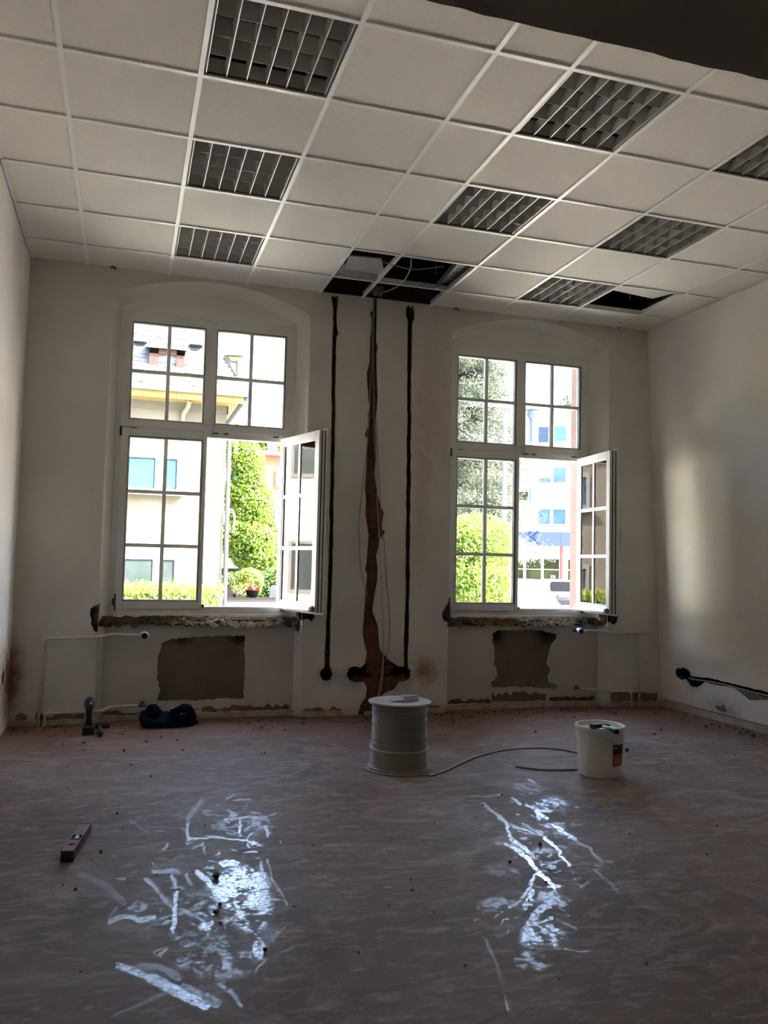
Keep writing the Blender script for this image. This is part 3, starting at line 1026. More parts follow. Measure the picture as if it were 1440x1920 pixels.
    L.new(rr.outputs['Result'], b.inputs['Roughness'])
    rs = N.new('ShaderNodeMapRange')
    rs.inputs['To Min'].default_value = .05
    rs.inputs['To Max'].default_value = .85
    L.new(wiped, rs.inputs['Value'])
    L.new(rs.outputs['Result'], b.inputs['Specular IOR Level'])
    bp = N.new('ShaderNodeBump')
    bp.inputs['Strength'].default_value = .12
    bp.inputs['Distance'].default_value = .01
    L.new(noise(38, 8), bp.inputs['Height'])
    L.new(bp.outputs['Normal'], b.inputs['Normal'])
    return m


me.materials.append(floor_mat())
floor = link('floor', me)
tag(floor, 'bare dusty screed floor with wiped shiny smears', kind='structure')
# ================================================================== WINDOWS
def ring(mb, x0, x1, z0, z1, a0, a1, b0, b1, y0, y1):
    """rectangular frame: outer x0..x1, z0..z1; inner a0..a1, b0..b1"""
    mb.box(x0, a0, y0, y1, z0, z1)
    mb.box(a1, x1, y0, y1, z0, z1)
    mb.box(a0, a1, y0, y1, b1, z1)
    mb.box(a0, a1, y0, y1, z0, b0)


def sash(parent, name, x0, x1, z0, z1, g, cols, rows, fn=None, y0=YF - .008, y1=YF + .055):
    """a sash with glazing bead, glazing bars and one pane per light; g = glass rectangle"""
    a0, a1, b0, b1 = g
    mb = MB()
    ring(mb, x0, x1, z0, z1, a0 - .012, a1 + .012, b0 - .012, b1 + .012, y0, y1)
    ring(mb, a0 - .012, a1 + .012, b0 - .012, b1 + .012, a0, a1, b0, b1, y0 + .009, y1 - .006)
    s = mb.build(name, M_PVC, parent, fn=fn)
    bv = s.modifiers.new('bevel', 'BEVEL')
    bv.width = .0022
    bv.segments = 1
    mb = MB()
    ring(mb, a0 - .013, a1 + .013, b0 - .013, b1 + .013, a0 - .0105, a1 + .0105, b0 - .0105, b1 + .0105, y0 - .0006, y0 + .01)
    mb.build('glazing_seal', M_RUBBER, s, fn=fn)
    ym = (y0 + y1) / 2 + .004
    mw = .0145
    for c in range(1, cols):
        x = a0 + (a1 - a0) * c / cols
        mb = MB()
        mb.box(x - mw, x + mw, ym - .018, ym + .018, b0, b1)
        mb.build('glazing_bar', M_PVC, s, fn=fn)
    for r in range(1, rows):
        z = b1 - (b1 - b0) * r / rows
        mb = MB()
        mb.box(a0, a1, ym - .0172, ym + .0172, z - mw, z + mw)
        mb.build('glazing_bar', M_PVC, s, fn=fn)
    for c in range(cols):
        for r in range(rows):
            mb = MB()
            xa, xb = a0 + (a1 - a0) * c / cols, a0 + (a1 - a0) * (c + 1) / cols
            za, zb = b1 - (b1 - b0) * (r + 1) / rows, b1 - (b1 - b0) * r / rows
            for yo in (-.010, .006):                       # double glazing
                mb.box(xa + (mw if c else 0), xb - (mw if c < cols - 1 else 0), ym + yo, ym + yo + .004, za + (mw if r < rows - 1 else 0), zb - (mw if r else 0))
            mb.build('pane', GLASS, s, fn=fn)
    return s


def make_window(idx, dx, ang):
    wn_ = empty(f'window_{idx}', (0.62 + dx, YF, Z_FB))
    tag(wn_, ['left', 'right'][idx - 1] + ' arched window with white frame, glazing bars and right casement standing open', kind='structure')
    sh = lambda v: Vector((v.x + dx, v.y, v.z))
    x0, x1 = -0.115, 1.354
    mb = MB()                                         # fixed outer frame
    ring(mb, x0, x1, Z_FB, Z_FT, x0 + .065, x1 - .065, Z_FB + .075, Z_FT - .06, YF + .004, YF + .085)
    mb.box(x0 + .03, x1 - .03, YF + .002, YF + .085, 2.30, 2.425)      # transom
    mb.box(x0 - .002, x1 + .002, YF - .004, YF + .09, Z_FB - .03, Z_FB + .012)
    fr_ = mb.build('outer_frame', M_PVC, wn_, fn=sh)
    bv = fr_.modifiers.new('bevel', 'BEVEL')
    bv.width = .003
    bv.segments = 1
    # top light: one wide sash with two windows of glass
    mb = MB()
    mb.box(0.578, 0.668, YF - .008, YF + .055, 2.41, 3.281)
    mb.build('top_mullion', M_PVC, wn_, fn=sh)
    sash(wn_, 'top_sash', -.083, .580, 2.352, 3.281, (-.005, .566, 2.423, 3.209), 2, 2, sh)
    sash(wn_, 'top_sash', .666, 1.318, 2.352, 3.281, (.681, 1.249, 2.427, 3.209), 2, 2, sh)
    # catch at the top
    mb = MB()
    mb.tube([(.545, YF - .026, 3.285), (.655, YF - .026, 3.281)], .005, 8)
    mb.box(.63, .665, YF - .024, YF - .004, 3.262, 3.287)
    mb.build('scissor_catch', M_PVC, wn_, fn=sh)
    # lower left sash, shut
    ls = sash(wn_, 'lower_sash', -.074, .617, .870, 2.338, (.0, .570, .947, 2.262), 2, 3, sh, y0=YF - .014)
    mb = MB()
    mb.box(-.083, -.066, YF - .022, YF - .008, 2.27, 2.345)
    mb.box(-.088, -.074, YF - .022, YF - .008, .90, .955)
    mb.box(-.072, -.06, YF - .022, YF - .008, .86, .99)
    mb.build('hinge', M_BLACK, wn_, fn=sh)
    mb = MB()
    for hx, hw in ((0.0, .03), (.66, .03), (.75, .025), (1.17, .03)):
        mb.box(hx, hx + hw * 1.6, YF - .012, YF + .01, 2.336, 2.344)
    mb.box(.615, .637, YF - .013, YF + .01, .885, .91)
    mb.box(.613, .622, YF - .002, YF + .02, 1.28, 1.36)
    mb.box(.613, .622, YF - .002, YF + .02, 1.08, 1.22)
    mb.build('striker', M_BLACK, wn_, fn=sh)
    mb = MB()
    mb.box(-.139, -.128, YF - .001, YF + .01, 1.61, 1.66)
    mb.build('wall_stop', M_STEEL, wn_, fn=sh)
    # lower right casement, swung into the room about its right-hand stile
    hx, hy = 1.303, YF - .02
    rot = Matrix.Rotation(math.radians(ang), 4, 'Z')

    def op(v):
        q = rot @ Vector((v.x - hx, v.y - hy, 0))
        return Vector((hx + q.x + dx, hy + q.y, v.z))
    cs = sash(wn_, 'open_casement', .634, 1.303, .885, 2.322, (.712, 1.232, .962, 2.248), 2, 3, op, y0=YF - .002, y1=YF + .058)
    mb = MB()                                          # overlapping lip on the room side
    ring(mb, .613, 1.311, .868, 2.338, .66, 1.28, .91, 2.29, YF - .014, YF - .002)
    mb.build('casement_lip', M_PVC, cs, fn=op)
    mb = MB()
    ring(mb, .6325, 1.304, .8835, 2.3235, .66, 1.28, .91, 2.29, YF - .002, YF + .006)
    ring(mb, .6335, 1.3035, .8845, 2.3225, .66, 1.28, .91, 2.29, YF + .026, YF + .036)
    mb.build('casement_seal', M_RUBBER, cs, fn=op)
    mb = MB()                                          # weather bar along the outer foot
    mb.prism([(YF + .058, .945), (YF + .058, .895), (YF + .098, .895), (YF + .098, .905)], .668, 1.29, lambda u, v, d: (d, u, v))
    mb.build('weather_bar', M_PVC, cs, fn=op)
    mb = MB()
    mb.box(.634, .668, YF + .058, YF + .092, .893, .93)
    mb.build('weather_bar_cap', mat('bar_cap', (.16, .13, .10), .6), cs, fn=op)
    mb = MB()
    mb.box(.645, .66, YF - .016, YF - .013, 1.55, 1.68)
    mb.tube([(.652, YF - .016, 1.62), (.652, YF - .055, 1.62), (.652, YF - .058, 1.50)], .008, 8)
    mb.build('handle', M_STEEL, cs, fn=op)
    mb = MB()
    mb.tube([(hx - .005, hy + .005, 2.345), (hx - .005, hy + .005, 2.28)], .010, 8)
    mb.tube([(hx - .005, hy + .005, .93), (hx - .005, hy + .005, .855)], .010, 8)
    mb.box(hx - .03, hx + .02, hy - .012, hy + .02, 2.325, 2.335)
    mb.box(hx - .03, hx + .02, hy - .012, hy + .02, .862, .874)
    mb.build('hinge', M_BLACK, wn_, fn=sh)
    return wn_


make_window(1, 0.0, 106.9)
make_window(2, 2.875, 84.6)

# ================================================================== CEILING LIGHTS
def make_lamp():
    w = 0.297
    root = empty('ceiling_light', (0, 0, 0))
    mb = MB()
    mb.box(-w, w, -w, w, .085, .095)
    mb.box(-w, -w + .004, -w, w, .004, .09)
    mb.box(w - .004, w, -w, w, .004, .09)
    mb.box(-w, w, -w, -w + .004, .004, .09)
    mb.box(-w, w, w - .004, w, .004, .09)
    mb.build('housing', M_HOUSING, root)
    L0 = 0.288
    for i in range(7):
        x = -L0 + 2 * L0 * i / 6
        mb = MB()
        mb.cur = 0
        t = .013 if 0 < i < 6 else .004
        mb.hull8([(x + sx * (tt), y, z) for z, tt in ((.006, .002), (.05, t)) for y in (-L0, L0) for sx in (-1, 1)])
        mb.cur = 1
        mb.box(x - .0015, x + .0015, -L0, L0, .003, .0062)
        mb.build('cross_blade', [M_ALU, M_ALUB], root)
    for i in range(5):
        y = -L0 + 2 * L0 * i / 4
        mb = MB()
        t = .055 if 0 < i < 4 else .03
        mb.hull8([(x, y + sy * tt, z) for z, tt in ((.012, .0007), (.064, t)) for sy in (-1, 1) for x in (-L0, L0)])
        mb.build('reflector', M_ALU, root)
    for i in range(4):
        y = -L0 + 2 * L0 * (i + .5) / 4
        mb = MB()
        mb.tube([(-L0, y, .076), (L0, y, .076)], .008, 8)
        mb.build('tube', M_TUBE, root)
    return root


def copy_tree(o, parent=None):
    c = o.copy()
    col.objects.link(c)
    if parent:
        c.parent = parent
    for ch in list(o.children):
        copy_tree(ch, c)
    return c


LLAB = {(2, 2): 'louvred ceiling light nearest the camera, cut by the top edge above the left window',
        (2, 4): 'middle louvred ceiling light of the row leading to the left window',
        (2, 6): 'farthest louvred ceiling light of the left row, close above the left window arch',
        (5, 2): 'big louvred ceiling light right below the dark header beam',
        (5, 4): 'louvred ceiling light beside the cable opening, second of the middle row',
        (7, 2): 'louvred ceiling light cut off by the right edge of the picture',
        (7, 4): 'middle louvred ceiling light of the right row, near the right wall',
        (7, 6): 'small far louvred ceiling light next to the displaced tile'}
proto = make_lamp()
first = True
for (ci, ri), lab in LLAB.items():
    o = proto if first else copy_tree(proto)
    first = False
    o.location = ((XS[ci] + XS[ci + 1]) / 2, (YR[ri] + YR[ri + 1]) / 2, H_C + .004)
    tag(o, lab, 'ceiling light', 'louvred lights set into the tile grid')

# ================================================================== THINGS IN THE CEILING OPENING
def catenary(pts, seg=10):
    """smooth curve through points (Catmull-Rom)"""
    P = [Vector(p) for p in pts]
    P = [P[0] * 2 - P[1]] + P + [P[-1] * 2 - P[-2]]
    out = []
    for i in range(1, len(P) - 2):
        for k in range(seg):
            t = k / seg
            a, b_, c, d = P[i - 1], P[i], P[i + 1], P[i + 2]
            out.append(0.5 * ((2 * b_) + (c - a) * t + (2 * a - 5 * b_ + 4 * c - d) * t * t + (3 * b_ - a - 3 * c + d) * t ** 3))
    out.append(P[-2])
    return out


t = empty('plasterboard_offcut', (1.78, 6.2, 3.64), 'pale torn board offcut lying in the open ceiling grid above the central chase', 'board')
mb = MB()
p = lambda x, y, Y: at(x, y, Y)
q1, q2, q3, q4 = p(655, 480, 6.12), p(715, 486, 6.12), p(722, 516, 6.40), p(645, 504, 6.40)
N_ = Vector((0, .2, 1)).normalized() * .012
mb.hull8([q4, q3, q1, q2, q4 + N_, q3 + N_, q1 + N_, q2 + N_])
mb.build('board', mat('board_paper', (.62, .59, .53), .85, (.54, .51, .46), 6, 5), t)
mb = MB()
q5, q6 = p(634, 512, 6.42), p(708, 524, 6.42)
mb.hull8([q5, q6, q4, q3, q5 + N_, q6 + N_, q4 + N_, q3 + N_])
q7 = p(642, 508, 6.38)
mb.hull8([p(632, 511, 6.4), q7, p(645, 494, 6.25), p(647, 496, 6.25), p(632, 511, 6.4) + N_, q7 + N_, p(645, 494, 6.25) + N_, p(647, 496, 6.25) + N_])
mb.build('torn_flap', MATS['board_paper'], t)

t = empty('metal_channel', (2.42, 6.1, 3.62), 'galvanised channel with punched holes lying in the ceiling opening', 'channel')
mb = MB()
xa, xb = 2.26, 2.42
ca, cb = at(819, 541, 6.40), at(856, 498, 5.86)
d_ = Vector((0.17, 0, 0))
up_ = Vector((0, 0, .05))
mb.hull8([ca, ca + Vector((.003, 0, 0)), cb, cb + Vector((.003, 0, 0)), ca + up_, ca + up_ + Vector((.003, 0, 0)), cb + up_, cb + up_ + Vector((.003, 0, 0))])
mb.build('flange', M_STEEL, t)
mb = MB()
up2 = Vector((0, 0, .052))
mb.hull8([ca + up2, ca + d_ + up2, cb + up2, cb + d_ + up2, ca + up2 * 1.05, ca + d_ + up2 * 1.05, cb + up2 * 1.05, cb + d_ + up2 * 1.05])
mb.build('web', mat('channel_web', (.10, .10, .10), .5, metallic=.5), t)
for k in range(5):
    mb = MB()
    c = ca.lerp(cb, .12 + .18 * k) + d_ * .5 + Vector((0, 0, .048))
    mb.box(c.x - .02, c.x + .02, c.y - .012, c.y + .012, c.z, c.z + .003)
    mb.build('punched_hole', M_BLACK, t)
mb = MB()
mb.lathe([(.0, .0), (.018, .002), (.02, .012), (.012, .02)], (ca.x - .002, ca.y - .01, ca.z - .012), 12)
mb.build('bright_end', M_ALUB, t)

mb = MB()
mb.tube(catenary([at(771, 486, 5.9), at(769, 505, 6.1), at(757, 527, 6.35), at(740, 540, 6.6), at(720, 548, 6.8)]), .0055, 7)
tag(mb.build('loose_cable', M_CABLEW, smooth=True), 'white cable curving through the ceiling opening down to the junction box', 'cable')
mb = MB()
mb.tube(catenary([at(715, 490, 5.95), at(745, 499, 6.0), at(775, 505, 6.0), at(805, 503, 5.95), at(832, 499, 5.9)]), .004, 7)
tag(mb.build('loose_cable', M_CABLEG, smooth=True), 'thin grey cable sagging across the ceiling opening to the metal channel', 'cable')
mb = MB()
mb.tube(catenary([at(765, 535, 6.7), at(785, 545, 6.75), at(810, 557, 6.8), at(822, 558, 6.82)]), .0035, 7)
tag(mb.build('loose_cable', mat('dark_cable', (.10, .095, .09), .5), smooth=True), 'dark thin cable in the ceiling opening above the right chase', 'cable')
jc = at(708, 546, 6.82)
t = empty('junction_box', jc, 'small grey junction box at the head of the central chase', 'junction box')
mb = MB()
mb.box(jc.x - .05, jc.x + .05, jc.y - .02, jc.y + .03, jc.z - .03, jc.z + .045, )
o = mb.build('box_body', mat('box_grey', (.24, .235, .22), .6), t)
b_ = o.modifiers.new('bevel', 'BEVEL')
b_.width = .008
for dx_ in (-.02, .025):
    mb = MB()
    mb.lathe([(.012, -.03), (.012, -.042), (0, -.042)], (jc.x + dx_, jc.y, jc.z), 10)
    mb.build('gland', M_CABLEG, t)

# cables hanging in the central chase
def wallcable(pts, y, r, m, lab):
    mb_ = MB()
    mb_.tube(catenary([at(a, b2, y if len(z) == 0 else z[0]) for a, b2, *z in pts], 8), r, 7)
    return tag(mb_.build('hanging_cable', m, smooth=True), lab, 'cable', 'cables hanging in the central chase')


wallcable([(703, 556), (701, 600), (700, 660), (701, 720), (702, 780), (703, 830), (706, 900), (710, 980), (716, 1060), (720, 1140), (721, 1200), (718, 1240), (712, 1290), (704, 1322)],
          YW + .02, .0062, M_CABLEG, 'thickest grey cable running the full height of the central chase')
wallcable([(702, 558), (699, 600), (697, 680), (693, 760), (688, 840), (680, 910), (673, 985), (676, 1060), (684, 1100), (691, 1126)], YW - .012, .004, M_CABLEG,
          'thin cable bowing out to the left of the central chase')
wallcable([(706, 790), (709, 860), (713, 940), (716, 1000), (721, 1020), (725, 1090), (730, 1150), (731, 1180), (727, 1220), (723, 1240)], YW - .014, .004, M_CABLEG,
          'thin cable bowing out to the right of the central chase')
wallcable([(706, 790), (706, 870), (708, 960), (711, 1010), (714, 1080), (718, 1150), (719, 1240), (716, 1280), (709, 1310)], YW - .006, .0038, M_CABLEW,
          'pale thin cable hanging straight beside the central chase bricks')
mb = MB()
lw = [atx(x, y, 4.905) for x, y in ((1290, 1271), (1300, 1274), (1320, 1276.5), (1345, 1281), (1365, 1285.5), (1400, 1295), (1440, 1305))] + [Vector((4.93, 5.0, .292)), Vector((4.93, 4.6, .288))]
mb.tube(catenary([Vector((q.x + .012, q.y, q.z)) for q in lw], 8), .0065, 7)
tag(mb.build('conduit', M_CABLEW, smooth=True), 'white conduit lying in the chase of the right wall', 'conduit')

# ================================================================== HEATING PIPES
def pipe_thing(lab, loc):
    return empty('heating_pipe', loc, lab, 'pipe', 'cut-off heating pipes')


YP = YW - .035


def pp(x, y, Y=YP):
    return at(x, y, Y)


def bend(pts, r=.03, n=5):
    out = [Vector(pts[0])]
    for i in range(1, len(pts) - 1):
        a, b2, c = Vector(pts[i - 1]), Vector(pts[i]), Vector(pts[i + 1])
        u, v = (a - b2).normalized(), (c - b2).normalized()
        s, e = b2 + u * min(r, (a - b2).length * .45), b2 + v * min(r, (c - b2).length * .45)
        for k in range(n + 1):
            t_ = k / n
            out.append((1 - t_) ** 2 * s + 2 * t_ * (1 - t_) * b2 + t_ ** 2 * e)
    out.append(Vector(pts[-1]))
    return out


v0 = pp(82, 1197)
t = pipe_thing('tall white pipe rising by the left corner and turning right to a capped valve', (v0.x, YP, 0))
mb = MB()
mb.tube(bend([(v0.x - .012, YP, -.01), (v0.x, YP, v0.z), (pp(183, 1194).x, YP, pp(183, 1194).z), (pp(205, 1190, YP + .06).x, YP + .06, pp(205, 1190, YP + .06).z), (pp(264, 1191, YP + .06).x, YP + .06, pp(264, 1191, YP + .06).z)]), .0115, 10)
mb.build('pipe_run', M_PIPE, t, smooth=True)
e = pp(264, 1191, YP + .06)
mb = MB()
mb.lathe([(.0, -.012), (.017, -.012), (.017, .022), (.0, .022)], (e.x, YP + .06, e.z), 10, 'x')
mb.build('union_nut', M_STEEL, t)
mb = MB()
mb.lathe([(.012, .02), (.03, .012), (.033, -.01), (.031, -.05), (.026, -.055)], (e.x + .028, YP + .03, e.z), 18, 'y')
mb.build('valve_collar', mat('valve_white', (.72, .71, .68), .4), t, smooth=True, auto=40)
mb = MB()
mb.lathe([(.0, -.05), (.024, -.056), (.022, -.05), (0, -.045)], (e.x + .028, YP + .03, e.z), 14, 'y')
mb.build('valve_mouth', M_BLACK, t)

v1 = pp(85, 1338)
t = pipe_thing('low white pipe along the foot of the wall behind the cordless drill', (v1.x, YP, 0))
mb = MB()
mb.tube(bend([(v1.x - .006, YP, -.01), (v1.x, YP, v1.z), (pp(190, 1333).x, YP, pp(190, 1333).z), (pp(205, 1326, YP + .06).x, YP + .06, pp(205, 1326, YP + .06).z), (pp(262, 1322, YP + .06).x, YP + .06, pp(262, 1322, YP + .06).z)], .02), .0105, 10)
mb.build('pipe_run', M_PIPE, t, smooth=True)
e = pp(263, 1322, YP + .06)
mb = MB()
mb.lathe([(.0, -.015), (.016, -.015), (.016, .02), (.013, .045), (0, .045)], (e.x, YP + .06, e.z), 10, 'x')
mb.lathe([(.0, 0), (.012, 0), (.012, .034), (.008, .036), (.0, .036)], (e.x + .015, YP + .06, e.z), 10)
mb.build('lockshield_valve', mat('valve_bronze', (.12, .10, .075), .5, metallic=.4), t)

t = pipe_thing('white pipe from a thermostat valve under the right window into the right corner', (4.674, YP, 0))
mb = MB()
e = pp(1092, 1183, YP + .05)
k1, k2 = pp(1150, 1186), pp(1226, 1187)
mb.tube(bend([(e.x, YP + .05, e.z), (pp(1130, 1181, YP + .05).x, YP + .05, e.z + .0), (pp(1143, 1185).x, YP, k1.z), (k2.x, YP, k2.z)], .02), .0105, 10)
dn = pp(1199, 1187)
mb.tube([(dn.x, YP, dn.z), (dn.x, YP, -.01)], .0105, 10)
mb.build('pipe_run', M_PIPE, t, smooth=True)
mb = MB()
mb.lathe([(.0, -.005), (.027, -.005), (.031, .01), (.029, .05), (.0, .05)], (e.x - .045, YP + .0, e.z), 18, 'y')
mb.build('valve_collar', MATS['valve_white'], t, smooth=True, auto=40)
mb = MB()
mb.lathe([(.0, -.014), (.022, -.012), (.021, .0), (0, .0)], (e.x - .045, YP, e.z), 14, 'y')
mb.tube([(e.x - .065, YP + .03, e.z), (e.x - .105, YP + .03, e.z + .008)], [.011, .014], 10)
mb.build('valve_mouth', M_BLACK, t)

t = pipe_thing('low white pipe stub and return bend in the right corner', (4.58, YP, 0))
mb = MB()
a1_, a2_ = pp(1082, 1290, YP + .05), pp(1142, 1294, YP + .03)
mb.tube(bend([(a1_.x, YP + .05, a1_.z), (a2_.x, YP + .04, a2_.z - .005), (pp(1184, 1296).x, YP, pp(1184, 1296).z), (pp(1184, 1296).x + .002, YP, -.01)], .02), .0085, 10)
b1_, b2_ = pp(1187, 1297), pp(1228, 1297)
mb.tube([(b1_.x, YW - .0125, b1_.z), (b2_.x, YW - .0125, b2_.z)], .011, 10)
mb.build('pipe_run', M_PIPE, t, smooth=True)
mb = MB()
mb.lathe([(.0, -.03), (.013, -.03), (.014, .02), (0, .02)], (a1_.x, YP + .05, a1_.z), 10, 'x')
mb.lathe([(.0, .0), (.011, .0), (.009, .035), (.0, .035)], (a1_.x - .01, YP + .05, a1_.z), 10)
mb.build('lockshield_valve', MATS['valve_bronze'], t)

# ================================================================== CABLE DRUM
DC = Vector((1.69, 5.06, 0))
t = empty('cable_drum', DC, 'upright drum wound with grey cable standing in the middle of the floor', 'cable drum')
mb = MB()
mb.lathe([(.0, .0), (.196, .0), (.198, .004), (.198, .010), (.0, .010)], DC, 56)
mb.build('bottom_flange', mat('drum_plastic', (.42, .39, .36), .5), t, smooth=True, auto=40)
mb = MB()
mb.lathe([(.03, .408), (.188, .408), (.197, .410), (.199, .414), (.198, .420), (.03, .4215), (.03, .408)], DC, 56)
mb.build('top_flange', mat('drum_plastic_top', (.48, .44, .42), .5, (.42, .385, .365), 16, 5), t, smooth=True, auto=40)
prof = []
nt_ = 37
for k in range(nt_):                                    # the wound cable: one rounded turn above the other
    zc = .014 + (k + .5) * .393 / nt_
    rb = .168 + (.006 if k < 11 else 0) + random.uniform(-.0015, .0015)
    for a in np.linspace(-80, 80, 7):
        prof.append((rb + .0053 * math.cos(math.radians(a)), zc + .0053 * math.sin(math.radians(a))))
mb = MB()
mb.lathe(prof, DC, 72)
mb.build('wound_cable', mat('grey_winding', (.25, .235, .205), .42, spec=.5), t, smooth=True, auto=50)
mb = MB()
mb.tube([DC + Vector((.180 * math.cos(a), .180 * math.sin(a), .135 + .004 * math.sin(a))) for a in np.linspace(0, 2 * math.pi, 60)], .0055, 8, cap=False)
mb.build('slack_turn', M_CABLEW, t, smooth=True)
pt = [DC + Vector((.188 * math.cos(a), .188 * math.sin(a), .02)) for a in np.linspace(0.6, 2 * math.pi + .4, 50)]
cable_pts = [DC + Vector(((.204 + .002 * i / 60) * math.cos(a), (.204 + .002 * i / 60) * math.sin(a), .0065)) for i, a in enumerate(np.linspace(.9, 2 * math.pi - 1.1, 60))]
tail = [atz(x, y, .0065) for x, y in ((808, 1454), (832, 1446), (860, 1433), (890, 1420), (925, 1410), (965, 1404), (1010, 1402), (1050, 1405), (1085, 1411))]
loop_r = [Vector((3.05, 5.24, .0065)), Vector((3.16, 5.13, .0065)), Vector((3.13, 4.98, .0065)), Vector((3.0, 4.9, .0065))]
tail2 = [atz(x, y, .0065) for x, y in ((1085, 1441), (1060, 1443), (1020, 1443), (990, 1440), (967, 1437))]
mb = MB()
mb.tube(pt, .006, 8)
mb.build('slack_turn', M_CABLEG, t, smooth=True)
mb = MB()
mb.tube(cable_pts[:-2] + catenary(tail + loop_r[1:] + tail2, 8), .0058, 8)
tag(mb.build('cable_tail', M_CABLEG, smooth=True), 'loose grey cable end running from the drum foot to behind the bucket', 'cable')
# folded leaflet on the drum
ft = empty('folded_leaflet', (1.70, 5.06, .4215), 'crumpled folded leaflet lying on top of the cable drum', 'leaflet')
zt = .4225
A, B_, C_, D2 = (1.61, 5.00), (1.70, 4.985), (1.76, 5.13), (1.67, 5.16)
mb = MB()
mb.add([(1.605, 5.01, zt), (1.70, 4.99, zt + .012), (1.75, 5.10, zt + .022), (1.655, 5.15, zt + .004)], [(0, 1, 2, 3)])
mb.add([(1.605, 5.01, zt - .0006), (1.70, 4.99, zt + .011), (1.75, 5.10, zt + .021), (1.655, 5.15, zt + .003)], [(0, 3, 2, 1)])
mb.build('pale_leaf', mat('leaflet_grey', (.40, .36, .37), .7), ft, recalc=False)
mb = MB()
mb.add([(1.685, 4.965, zt), (1.80, 5.01, zt + .004), (1.815, 5.08, zt + .02), (1.71, 5.05, zt + .024)], [(0, 1, 2, 3)])
mb.add([(1.685, 4.965, zt - .0006), (1.80, 5.01, zt + .0034), (1.815, 5.08, zt + .019), (1.71, 5.05, zt + .023)], [(0, 3, 2, 1)])
mb.build('brown_leaf', mat('leaflet_brown', (.19, .10, .075), .7), ft, recalc=False)
mb = MB()
mb.hull8([(1.72, 5.10, zt + .018), (1.83, 5.09, zt + .016), (1.72, 5.14, zt + .02), (1.83, 5.12, zt + .018), (1.72, 5.10, zt + .020), (1.83, 5.09, zt + .018), (1.72, 5.14, zt + .022), (1.83, 5.12, zt + .02)])
mb.build('pale_leaf', MATS['leaflet_grey'], ft)

# ================================================================== BUCKET + HAMMER
BC = atz(1124.5, 1451, 0)
t = empty('bucket', BC, 'white plastic bucket with dished lid standing right of the cable drum', 'bucket')
M_BUCK = mat('bucket_plastic', (.74, .72, .64), .38, (.70, .675, .60), 7, 4, spec=.45)
mb = MB()
mb.lathe([(0, 0), (.124, 0), (.129, .004), (.131, .012), (.1425, .245), (.1485, .247), (.1495, .275), (.151, .279), (.151, .297), (.147, .300), (.140, .299), (.1385, .29)], BC, 56)
mb.build('bucket_body', M_BUCK, t, smooth=True, auto=35)
mb = MB()
mb.lathe([(.1525, .283), (.154, .288), (.1535, .302), (.149, .306), (.143, .304), (.1375, .284), (.131, .280), (0, .279)], BC, 56)
mb.build('lid', mat('lid_plastic', (.78, .76, .69), .4), t, smooth=True, auto=35)
mb = MB()
for k in range(26):
    a = k * 2 * math.pi / 26
    mb.box(.1485, .1505, -.010, .010, .250, .274, fn=lambda v, a=a: Vector((BC.x + v.x * math.cos(a) - v.y * math.sin(a), BC.y + v.x * math.sin(a) + v.y * math.cos(a), BC.z + v.z)))
mb.build('rim_rib', M_BUCK, t)
# printed label wrapped on the right-hand side
def cyl_patch(a0, a1, z0, z1, off=.0009, n=8, nz=2):
    mb_ = MB()
    v_ = []
    for j in range(nz + 1):
        z = z0 + (z1 - z0) * j / nz
        r = .131 + (.1425 - .131) * (z - .012) / .233 + off
        for i in range(n + 1):
            a = math.radians(a0 + (a1 - a0) * i / n)
            v_.append((BC.x + r * math.cos(a), BC.y + r * math.sin(a), BC.z + z))
    mb_.add(v_, [(j * (n + 1) + i, j * (n + 1) + i + 1, (j + 1) * (n + 1) + i + 1, (j + 1) * (n + 1) + i) for j in range(nz) for i in range(n)])
    return mb_


lb = cyl_patch(-88, -46, .075, .205).build('label', mat('label_black', (.03, .028, .03), .45), t, smooth=True)
cyl_patch(-88, -46, .076, .146, .0014).build('label_panel', mat('label_red', (.44, .075, .035), .45), lb, smooth=True)
cyl_patch(-84, -76, .180, .192, .0014).build('label_panel', mat('label_pale', (.6, .6, .58), .5), lb, smooth=True)
for z_ in (.118, .106, .094):
    cyl_patch(-84, -52, z_, z_ + .003, .0018, nz=1).build('label_line', mat('label_line', (.66, .40, .34), .5), lb, smooth=True)
mb = MB()
ha = math.radians(-118)
hb = math.radians(62)
hr = .150
pA = BC + Vector((hr * math.cos(ha), hr * math.sin(ha), .262))
pB = BC + Vector((hr * math.cos(hb), hr * math.sin(hb), .262))
g1 = BC + Vector((.170 * math.cos(math.radians(-50)), .170 * math.sin(math.radians(-50)), .170))
g2 = BC + Vector((.172 * math.cos(math.radians(-12)), .172 * math.sin(math.radians(-12)), .150))
mid = BC + Vector((.162 * math.cos(math.radians(-84)), .160 * math.sin(math.radians(-84)), .215))
mid2 = BC + Vector((.162 * math.cos(math.radians(30)), .162 * math.sin(math.radians(30)), .205))
mb.tube(catenary([pA, mid, g1, g2, mid2, pB], 8), .0022, 6)
mb.build('wire_handle', M_STEEL, t, smooth=True)
mb = MB()
mb.tube([g1 + (g1 - g2) * .02, g2], .011, 10)
mb.build('grip', M_BLACK, t, smooth=True)
for a in (ha, hb):
    mb = MB()
    c = BC + Vector((.149 * math.cos(a), .149 * math.sin(a), .262))
    mb.lathe([(0, -.006), (.009, -.006), (.009, .006), (0, .006)], c, 12)
    mb.build('handle_lug', M_BUCK, t)

HZ = .3065
hc = atz(1122, 1361, HZ + .012)
t = empty('hammer', hc, 'hammer with black head resting across the bucket lid', 'hammer')
hd = Vector((1, .06, 0)).normalized()
hn = Vector((-hd.y, hd.x, 0))
sl_ = (atz(1156, 1372, HZ + .012) - atz(1133, 1362, HZ + .012)).normalized()


